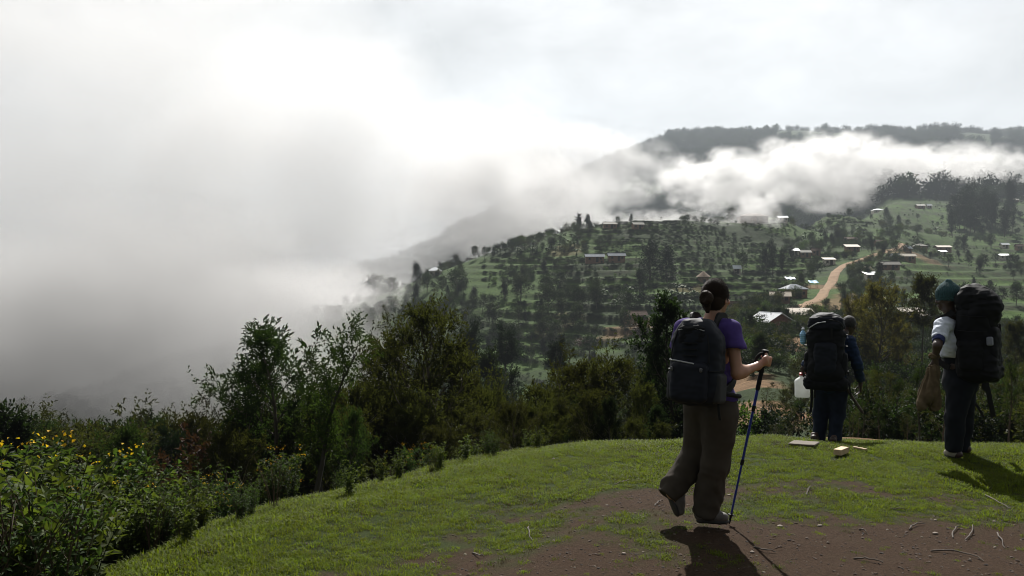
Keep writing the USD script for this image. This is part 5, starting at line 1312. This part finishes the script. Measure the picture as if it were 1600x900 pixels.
hk = (terrace_mask(hx, hy) > .45) & (hf > .62) & (fbm(ph3, 1 / 14., 3, 57) > .30)
hx, hy, hz0 = hx[hk], hy[hk], hz0[hk]
ghx = height(hx + 4, hy, False) - height(hx - 4, hy, False); ghy = height(hx, hy + 4, False) - height(hx, hy - 4, False)
hrz = np.arctan2(ghx, -ghy); hs = rng.uniform(.4, .8, len(hx))
hgt = np.where(tm > .3, rng.uniform(.5, 1.1, n), rng.uniform(.7, 2.6, n) * (.6 + .8 * clump)) * np.interp(dd, [16, 45, 90, 200, 800], [.30, .40, .8, 1.0, 1.5])
instancer('scrub', [bush_parts(61, LM['far']), bush_parts(62, LM['fardark']), bush_parts(63, LM['olive']), bush_parts(64, LM['fresh'])], np.vstack([np.stack([sx, sy, z0 - .1], -1), np.stack([hx, hy, hz0 - .15], -1)]), np.vstack([np.repeat(hgt[:, None], 3, 1), np.stack([hs * rng.uniform(2.2, 4.0, len(hx)), hs * .9, hs], -1)]), np.r_[rng.uniform(0, 6.28, n), hrz],
          np.r_[np.where((tm > .4), rng.choice([0, 3], n), rng.choice([0, 1, 2, 3], n, p=[.4, .3, .2, .1])), rng.choice([0, 1, 3], len(hx), p=[.5, .3, .2])], label='green scrub and hedges covering the slopes')
n = 9000
az = rng.uniform(-.40, .62, n); rr = rng.uniform(950, 2900, n)
sx, sy = rr * np.sin(az), rr * np.cos(az); cl = fbm(np.stack([sx, sy, 0 * sx], -1), 1 / 120., 3, 53)
k = rng.uniform(0, 1, n) < smoothstep(.35, .6, cl) * .9 + .1
sx, sy = sx[k], sy[k]; n = len(sx)
instancer('mountain_forest', [bush_parts(65, LM['fardark'], 1.0, .2), bush_parts(66, LM['far'], 1.0, .2)], np.stack([sx, sy, height(sx, sy) - 1], -1), rng.uniform(7, 17, n), rng.uniform(0, 6.28, n), rng.choice([0, 1], n, p=[.75, .25]), label='dark forest on the distant mountain')
# ------------------------------------------------------------------ weeds along the left rim of the knoll
def weed(seed, H=1.2, stems=9, leaf=.085, flowers=0, spread=.38, n_leaf=34, dry=False):
    rg = np.random.default_rng(seed); wood, C, D, S, fl = [], [], [], [], []
    for i in range(stems):
        az = i * 2.4 + rg.uniform(-.4, .4); out = spread * rg.uniform(.3, 1.0); h = H * rg.uniform(.62, 1.0)
        b = np.array([math.cos(az), math.sin(az), 0]) * rg.uniform(.0, .10)
        pts = curve([b, b + [math.cos(az) * out * .3, math.sin(az) * out * .3, h * .5], b + [math.cos(az) * out + rg.normal(0, .04), math.sin(az) * out + rg.normal(0, .04), h]], 8)
        wood.append(tube(pts, np.linspace(.009, .0028, 8), 4, False))
        sp = PchipInterpolator(np.linspace(0, 1, 8), pts, axis=0)
        for k in range(2 if dry else 5):
            t = rg.uniform(.3, .9); q = sp(t); a2 = rg.uniform(0, 6.28); L = H * rg.uniform(.10, .24)
            e = q + np.array([math.cos(a2), math.sin(a2), .9]) * L * .7
            wood.append(tube([q, (q + e) / 2 + [0, 0, -.01], e], [.004, .003, .002], 3, False))
            m = int(n_leaf * .22)
            if m: C.append(q + (e - q) * rg.uniform(.25, 1, m)[:, None]); D.append(unit(rg.normal(0, 1, (m, 3))) + [0, 0, .25]); S.append(leaf * rg.uniform(.5, 1.0, m))
            if flowers and rg.uniform() < .5 * flowers: fl.append(e)
        if n_leaf:
            t = np.sort(rg.uniform(.15, 1, n_leaf)); q = sp(t); aa = np.arange(n_leaf) * 2.4
            C.append(q); D.append(np.stack([np.cos(aa), np.sin(aa), rg.uniform(-.3, .7, n_leaf)], -1)); S.append(leaf * rg.uniform(.7, 1.35, n_leaf) * (1.25 - .65 * t))
        if flowers and rg.uniform() < .4 + flowers * .6: fl.append(pts[-1])
    lv = leaves(np.vstack(C), np.vstack(D), np.concatenate(S), .52, seed, .14, True) if C else None
    f = None
    if flowers:
        c = np.vstack([p_ + rg.normal(0, [.035, .035, .018], (7, 3)) for p_ in fl])
        f = leaves(c, rg.normal(0, .6, c.shape) + [0, 0, .8], rg.uniform(.016, .03, len(c)), .8, seed + 1, .2)
    return join(*wood), lv, f
def weed_class(name, args, lm, stem_m):
    w, l, f = weed(**args); c = proto(name)
    usdkit.mesh(stage, f'{c.GetPath()}/stems', w, stem_m)
    if l is not None: usdkit.mesh(stage, f'{c.GetPath()}/foliage', l, lm)
    if f is not None: tag(usdkit.mesh(stage, f'{c.GetPath()}/flowers', f, LM['petal']), kind='stuff')
    TOPZ[str(c.GetPath())] = float(np.percentile(np.array(w.vertices)[:, 2], 97))
    return c
KIND['weed_a'] = (weed_class('leafy_weed', dict(seed=71, leaf=.125, n_leaf=22), LM['weed'], LM['fresh']), 1.2)
KIND['weed_b'] = (weed_class('broad_leafy_weed', dict(seed=72, stems=7, leaf=.16, n_leaf=17, spread=.45), LM['weed'], LM['fresh']), 1.2)
KIND['weed_c'] = (weed_class('small_leafy_weed', dict(seed=73, stems=11, leaf=.09, n_leaf=26, spread=.42), LM['fresh'], LM['dry']), 1.2)
KIND['flower_a'] = (weed_class('flowering_weed', dict(seed=74, stems=9, leaf=.10, n_leaf=22, flowers=.06), LM['weed'], LM['fresh']), 1.2)
KIND['flower_b'] = (weed_class('dense_flowering_weed', dict(seed=75, stems=11, leaf=.08, n_leaf=28, flowers=.35, spread=.5), LM['fresh'], LM['fresh']), 1.2)
KIND['dry'] = (weed_class('dry_weed', dict(seed=76, stems=10, n_leaf=0, spread=.5, dry=True), LM['dry'], LM['dry']), 1.2)
rng = np.random.default_rng(99)
TOP = ([-300, -60, 0, 80, 150, 220, 270, 330, 400, 470, 540, 620, 650, 700, 760, 830, 860, 1000], [700, 690, 694, 692, 700, 716, 716, 694, 690, 690, 694, 692, 684, 692, 694, 694, 700, 700])
GAL = {'weed_a': ('leafy green weed on the lawn rim', 'leafy weeds along the rim', 'leafy_weed'), 'weed_b': ('weed with broad pale leaves on the lawn rim', 'broad leaved weeds along the rim', 'broad_leaved_weed'),
       'weed_c': ('weed with many small leaves on the lawn rim', 'small leaved weeds along the rim', 'small_leaved_weed'), 'flower_a': ('weed with a few yellow flowers on the rim', 'yellow flowering weeds along the rim', 'flowering_weed'),
       'flower_b': ('bushy weed with clustered yellow flowers on the rim', 'crowded yellow flowering weeds along the rim', 'flowering_bush'), 'dry': ('bare dry weed stalks on the lawn rim', 'dry stalks along the rim', 'dry_stalks')}
def wzone(px):
    for lim, t in ((-20, ', beyond the left edge'), (60, ', at the very left'), (130, ', below the dark domed tree'), (200, ', left of the black conifer'), (270, ', before the black conifer'), (345, ', before the reddish bush'), (420, ', before the tall feathery tree'), (520, ', around the slender leaning stem'), (600, ', right of the leaning stem'), (700, ', below the tallest olive tree')):
        if px < lim: return t
    return ', at the right end'
def rim_at(px):
    return float(np.interp(px, [-600, 0, 130, 200, 350, 500, 600, 700, 800, 900, 1000], [3.4, 4.0, 4.8, 5.3, 6.3, 7.0, 7.5, 8.2, 8.8, 9.1, 9.2]))
def put_weed(kind, px, d, drop):
    top = float(np.interp(px, *TOP)) + drop + 10
    lb, gr, nm = GAL[kind]
    plant(kind, px, top, d, lb + wzone(px), rng.uniform(.85, 1.15), nm, 'weed', gr, rng.uniform(0, 6.28), .05, .28)
for i in range(120):
    px = rng.uniform(-190, 852) if i % 3 else rng.uniform(-120, 330)
    kind = rng.choice(['weed_a', 'weed_b', 'weed_c', 'flower_a', 'dry'], p=[.32, .24, .24, .05, .15])
    q = rng.uniform(0, 1)
    d = rim_at(px) + .15 + 2.6 * q
    put_weed(kind, px, d, rng.uniform(0, 34) + (1 - q) * 46 * (px < 420) + 10 * (px > 420))
for px, d, dr in ((30, 6.6, 0), (82, 6.8, 0), (640, 9.2, 0), (672, 9.4, -2), (448, 8.6, 2), (345, 7.5, 44), (150, 7.0, 6)):
    put_weed('flower_b', px, d, dr)
for i in range(26):                                            # lower growth spilling over the rim at bottom left
    px = rng.uniform(-200, 190); d = rng.uniform(3.5, 5.3); g = ground((px - 800) / F * d, d)
    if d < rim_at(px) - .25: continue
    kind = rng.choice(['weed_a', 'weed_b', 'weed_c'])
    z = g + rng.uniform(.35, .8); row = HOR - (z - CAMZ) * F / d
    lb, gr, nm = GAL[kind]; plant(kind, px, row, d, lb + ', bottom left corner', rng.uniform(.9, 1.3), nm, 'weed', gr, rng.uniform(0, 6.28), .05, .25)

# ------------------------------------------------------------------ grass
def tuft(seed, n, H, R):
    rg = np.random.default_rng(seed); V, Fc = [], []
    for i in range(n):
        a, rr_ = rg.uniform(0, 6.28), R * math.sqrt(rg.uniform()); b = np.array([rr_ * math.cos(a), rr_ * math.sin(a), -.006])
        az = rg.uniform(0, 6.28); ln = rg.uniform(.3, 1.3); h = H * rg.uniform(.5, 1.15); w = rg.uniform(.0018, .0034)
        s = np.array([-math.sin(az), math.cos(az), 0]) * w; d = np.array([math.cos(az), math.sin(az), 0])
        m = b + d * h * .3 * ln + [0, 0, h * .6]; t = b + d * h * .9 * ln + [0, 0, h * (1.0 - .3 * ln * ln)]
        k = len(V); V += [b - s, b + s, m + s * .8, m - s * .8, t]; Fc += [[k, k + 1, k + 2], [k, k + 2, k + 3], [k + 3, k + 2, k + 4]]
    return trimesh.Trimesh(np.array(V), np.array(Fc), process=False)
n = 60000
gx, gy = rng.uniform(-4.6, 8.2, n), rng.uniform(2.2, 12.2, n)
ed = lawn_edge(gx, gy)
w_ = worn(gx, gy)
patch = fbm(np.stack([gx, gy, 0 * gx], -1), 2.2, 3, 61)
keep = (ed > -1.2) & (rng.uniform(0, 1, n) < np.clip(1.05 - .98 * w_, .08, 1)) & (np.abs((gx * F / gy) + 0) < 1150)
gx, gy, w_, patch, ed = gx[keep], gy[keep], w_[keep], patch[keep], ed[keep]
gs = (.35 + 1.1 * patch) * (1 - .5 * w_) * np.where(ed < .5, 1.35, 1.0)
instancer('grass', [[('blades', tuft(1, 34, .034, .060), LM['grass'])], [('blades', tuft(2, 30, .040, .065), LM['grass'])], [('blades', tuft(3, 26, .030, .07), LM['weed'])], [('blades', tuft(4, 12, .03, .06), LM['dry'])]],
          np.stack([gx, gy, height(gx, gy)], -1), gs, rng.uniform(0, 6.28, len(gx)), np.where(rng.uniform(0, 1, len(gx)) < smoothstep(.5, .72, fbm(np.stack([gx, gy, 0 * gx], -1), .9, 4, 71)) * .5 + .45 * w_, rng.choice([2, 3], len(gx)), rng.choice([0, 1, 2, 3], len(gx), p=[.46, .36, .13, .05])), label='short lit grass covering the knoll')

# ------------------------------------------------------------------ things lying on the lawn
wood_pale = principled('fresh_sawn_wood', (.42, .31, .19), .8, noise=(18, .2))
wood_grey = principled('weathered_board', (.10, .08, .062), .9, noise=(9, .25), bump=(40, .004))
def lawn_pt(px, row):
    return hit(px, row, 4.2)
def beam(name, label, a, b, w, h, m, cat='wood', lift=.02, plain=False):
    p, q = lawn_pt(*a), lawn_pt(*b); p, q = p + [0, 0, lift], q + [0, 0, lift]
    d = (q - p) / np.linalg.norm(q - p); s = np.cross(d, [0, 0, 1.]); s /= np.linalg.norm(s); u = np.cross(s, d)
    c = (p + q) / 2 + u * h / 2
    if plain:
        m3_ = m; m = m3.Manifold.cube((np.linalg.norm(q - p) - .006, w - .006, h - .006), True).minkowski_sum(m3.Manifold.sphere(.003, 8)); T = np.eye(4); T[:3, :3] = np.array([d, s, u]).T; T[:3, 3] = c
        g = meshkit.arrays(m); mm = trimesh.Trimesh(g[0], g[1], process=False); mm.apply_transform(T)
        return tag(obj(name, mm, m3_, smooth=20), label, cat)
    B = Body(c - np.linalg.norm(q - p) * .6 - .05, c + np.linalg.norm(q - p) * .6 + .05, min(.008, h / 3), .004)
    B.box(c, [np.linalg.norm(q - p) / 2, w / 2, h / 2], np.array([d, s, u]), .004)
    return tag(obj(name, B.mesh(smooth=1, wrinkle=lambda v: .004 * (fbm(v, 30, 2, 3) - .5)), m, smooth=40), label, cat)
beam('wooden_block', 'short pale sawn wooden block lying on the grass by the thin lath', (1309, 716), (1321, 711), .075, .055, wood_pale, 'wood block', plain=True)
beam('flat_board', 'flat weathered board on the grass behind the heels of the middle man', (1236, 697), (1278, 700), .22, .022, wood_grey, 'board')
beam('thin_lath', 'thin pale lath lying on the grass right of the wooden block', (1334, 704), (1356, 709), .03, .02, wood_pale, 'lath')
twig_m = principled('dry_grey_twig', (.06, .047, .036), .9, noise=(30, .3))
TW = [((1422, 832), (1432, 824), (1448, 822), 'bent twig on bare earth at the bottom right'), ((1490, 842), (1494, 831), (1503, 826), 'short forked twig right of the bent twig'), ((1511, 846), (1520, 838), (1522, 826), 'upright looking twig right of the forked twig'),
      ((1540, 777), (1562, 789), (1581, 799), 'long straight twig at the right edge of the lawn'), ((1262, 776), (1264, 768), (1268, 763), 'small curved straw on the trodden grass left of the block'), ((1343, 830), (1351, 833), (1358, 837), 'short thin twig in the middle of the bare earth'),
      ((1455, 866), (1500, 868), (1540, 880), 'long thin root lying along the bottom right earth'), ((1024, 792), (1030, 789), (1037, 785), 'twig beside the raised boot of the woman'), ((826, 826), (826, 838), (832, 848), 'curved straw on the worn grass left of centre'),
      ((738, 868), (750, 873), (756, 874), 'dark twig at the bottom centre of the worn lawn'), ((960, 760), (972, 757), (984, 752), 'twig in the grass left of the woman'), ((1220, 721), (1230, 722), (1240, 720), 'dark twig in the grass left of the flat board'), ((1390, 798), (1405, 800), (1422, 800), 'buried root breaking the surface of the bare earth'),
      ((1335, 876), (1360, 880), (1382, 886), 'dark twig at the bottom edge right of the pole shadow'), ((1180, 860), (1200, 866), (1214, 868), 'thin straw beside the shadow of the pole'), ((1560, 836), (1566, 850), (1572, 861), 'pale straw at the bottom right corner')]
for a, b, c, lb in TW:
    p = curve([lawn_pt(*a) + [0, 0, .006], lawn_pt(*b) + [0, 0, .018], lawn_pt(*c) + [0, 0, .008]], 9)
    tag(obj('twig', tube(p + rng.normal(0, .003, p.shape), np.linspace(.0055, .0025, 9), 6), twig_m, smooth=True), lb, 'twig')
stone_m = principled('pale_stone', (.20, .165, .135), .9, noise=(20, .25))
for px, row, s, lb in ((1282, 824, .022, 'pale pebble on the bare earth below the wooden block'), (1463, 838, .024, 'pale pebble between the bent twig and the forked twig'), (1463, 815, .015, 'small pebble above the pebble by the bent twig'), (1555, 817, .014, 'small pale pebble at the right edge'),
                       (1176, 868, .018, 'white pebble near the shadow of the pole'), (1140, 776, .02, 'pale leaf like stone by the woman\'s front boot'), (1220, 826, .025, 'flat brown pebble on the bare earth in the middle'), (1414, 784, .012, 'tiny pale pebble on the worn grass'),
                       (865, 718, .018, 'white pebble in the lit grass left of the woman'), (640, 767, .02, 'pale stone in the lit grass at left'), (975, 868, .018, 'pale pebble at the bottom left of the shadow')):
    p = lawn_pt(px, row); m = trimesh.creation.icosphere(2, 1.0)
    v = np.array(m.vertices); v *= (1 + .5 * (fbm(v, 1.3, 2, int(px)) - .5))[:, None] * [1.3, .9, .55] * s * .6
    m.vertices = v + p + [0, 0, s * .25]; tag(obj('pebble', m, stone_m, smooth=True), lb, 'stone')
# clods and crumbs of earth: uncountable
cl = trimesh.creation.icosphere(1, 1.0); cv_ = np.array(cl.vertices); cl.vertices = cv_ * (1 + .8 * (fbm(cv_, 1.5, 2, 3) - .5))[:, None] * [1, .85, .6]
n = 16000; cx, cy = rng.uniform(-2.5, 6.5, n), rng.uniform(3.6, 9, n); k = (rng.uniform(0, 1, n) < worn(cx, cy) * .9 + .04) & (lawn_edge(cx, cy) > 0); cx, cy = cx[k], cy[k]
instancer('earth_crumbs', [[('crumb', cl, principled('earth_crumb', (.045, .027, .017), .95, noise=(3, .3)))], [('crumb', cl, principled('dark_earth_crumb', (.022, .014, .010), .95))], [('crumb', cl, principled('dry_bits', (.10, .08, .055), .9))]],
          np.stack([cx, cy, height(cx, cy)], -1), rng.uniform(.002, .010, len(cx)) * rng.uniform(.5, 1.4, len(cx)), rng.uniform(0, 6.28, len(cx)), rng.choice([0, 1, 2], len(cx), p=[.55, .33, .12]), label='crumbs of earth and dry bits on the trodden ground')

# ------------------------------------------------------------------ fog banks and haze
def fog(label, c, rad, dens, detail, soft=.6, amp=2.2, seed=0., g=.42, rz=0.0):
    k = used.setdefault('fogm', 0); used['fogm'] += 1
    ns = 1.0 / detail
    m = mat(f'fog_{k}', {
        'tc': ('texture_coordinate', {}), 'gp': ('geometry', {}),
        'mp': ('mapping', {'location': (seed * 13.7, seed * 7.1, seed * 3.3), 'scale': (ns, ns, ns * 1.4)}),
        'n': ('noise_texture', {'scale': 1.0, 'detail': 3.0, 'roughness': .6}),
        'len': ('vector_math', {'math_type': 'length'}),
        'e': ('math', {'math_type': 'subtract', 'value1': 1.0}),
        'nn': ('math', {'math_type': 'multiply_add', 'value2': amp, 'value3': -.5 * amp}),
        's': ('math', {'math_type': 'add'}),
        'ss': ('map_range', {'range_type': 'smoothstep', 'from_min': 0.0, 'from_max': soft, 'to_min': 0.0, 'to_max': 1.0, 'clamp': True}),
        'edge': ('map_range', {'range_type': 'smoothstep', 'from_min': 0.0, 'from_max': .2, 'to_min': 0.0, 'to_max': dens, 'clamp': True}),
        'd': ('math', {'math_type': 'multiply'}),
        'v': ('principled_volume', {'color': (1, 1, 1), 'anisotropy': g}),
    }, [('tc.object', 'len.vector1'), ('len.value', 'e.value2'), ('gp.position', 'mp.vector'), ('mp.vector', 'n.vector'), ('n.fac', 'nn.value1'),
        ('e.value', 's.value1'), ('nn.value', 's.value2'), ('s.value', 'ss.value'), ('e.value', 'edge.value'), ('ss.result', 'd.value1'), ('edge.result', 'd.value2'), ('d.value', 'v.density')], volume='v.volume')
    p = obj('fog_bank', trimesh.creation.icosphere(3, 1.0), m)
    xf(p, c, rz, rad); tag(p, label, 'fog')
for i, (px, row, d, rx, ry, rz, dn, lb) in enumerate([
    (150, 310, 590, 265, 260, 250, .0036, 'great fog bank filling the valley at the left'), (540, 310, 720, 200, 90, 150, .007, 'fog bank standing behind the trees of the left ridge'),
    (780, 315, 760, 130, 70, 62, .014, 'fog rolling over the ridge in the centre'), (850, 268, 1050, 190, 80, 70, .018, 'thin fog across the slope of the far mountain'),
    (190, 588, 232, 84, 80, 52, .036, 'dark fog low in the valley at the left edge'), (450, 500, 350, 72, 52, 28, .022, 'fog wisp lying over the low end of the ridge'),
    (1130, 285, 900, 80, 50, 40, .026, 'left end of the bright low cloud under the far mountain'), (1300, 268, 930, 122, 60, 50, .024, 'main body of the bright low cloud under the far mountain'),
    (1490, 268, 920, 105, 60, 36, .018, 'thin cloud at the right edge under the far mountain'), (1180, 350, 450, 18, 14, 20, .035, 'thin streak of mist hanging over the terraces'), (1030, 356, 440, 44, 18, 11, .024, 'veil of mist over the crest houses')]):
    fog(lb, at(px, row, d), (rx, ry, rz), dn, rz * .6, seed=px * .1, g=-.12 if px == 190 else .24 if px < 700 else .25 if px < 1000 else .55, amp=1.1 if px == 190 else 2.0 if px < 1000 else 2.6)
hz = mat('pale_haze', {'v': ('principled_volume', {'color': (.82, .91, 1.0), 'density': 0.00009, 'anisotropy': .25})}, volume='v.volume')
zmin = float(height(np.linspace(-4000, 4000, 90)[:, None] + np.zeros((1, 90)), np.linspace(-4000, 4800, 90)[None] + np.zeros((90, 1))).min())
hb = trimesh.creation.box((10600, 10600, 1100 + abs(zmin)))
hb.apply_translation((0, 0, 1100 - (1100 + abs(zmin)) / 2 - 40))
tag(obj('haze', hb, hz), kind='stuff')
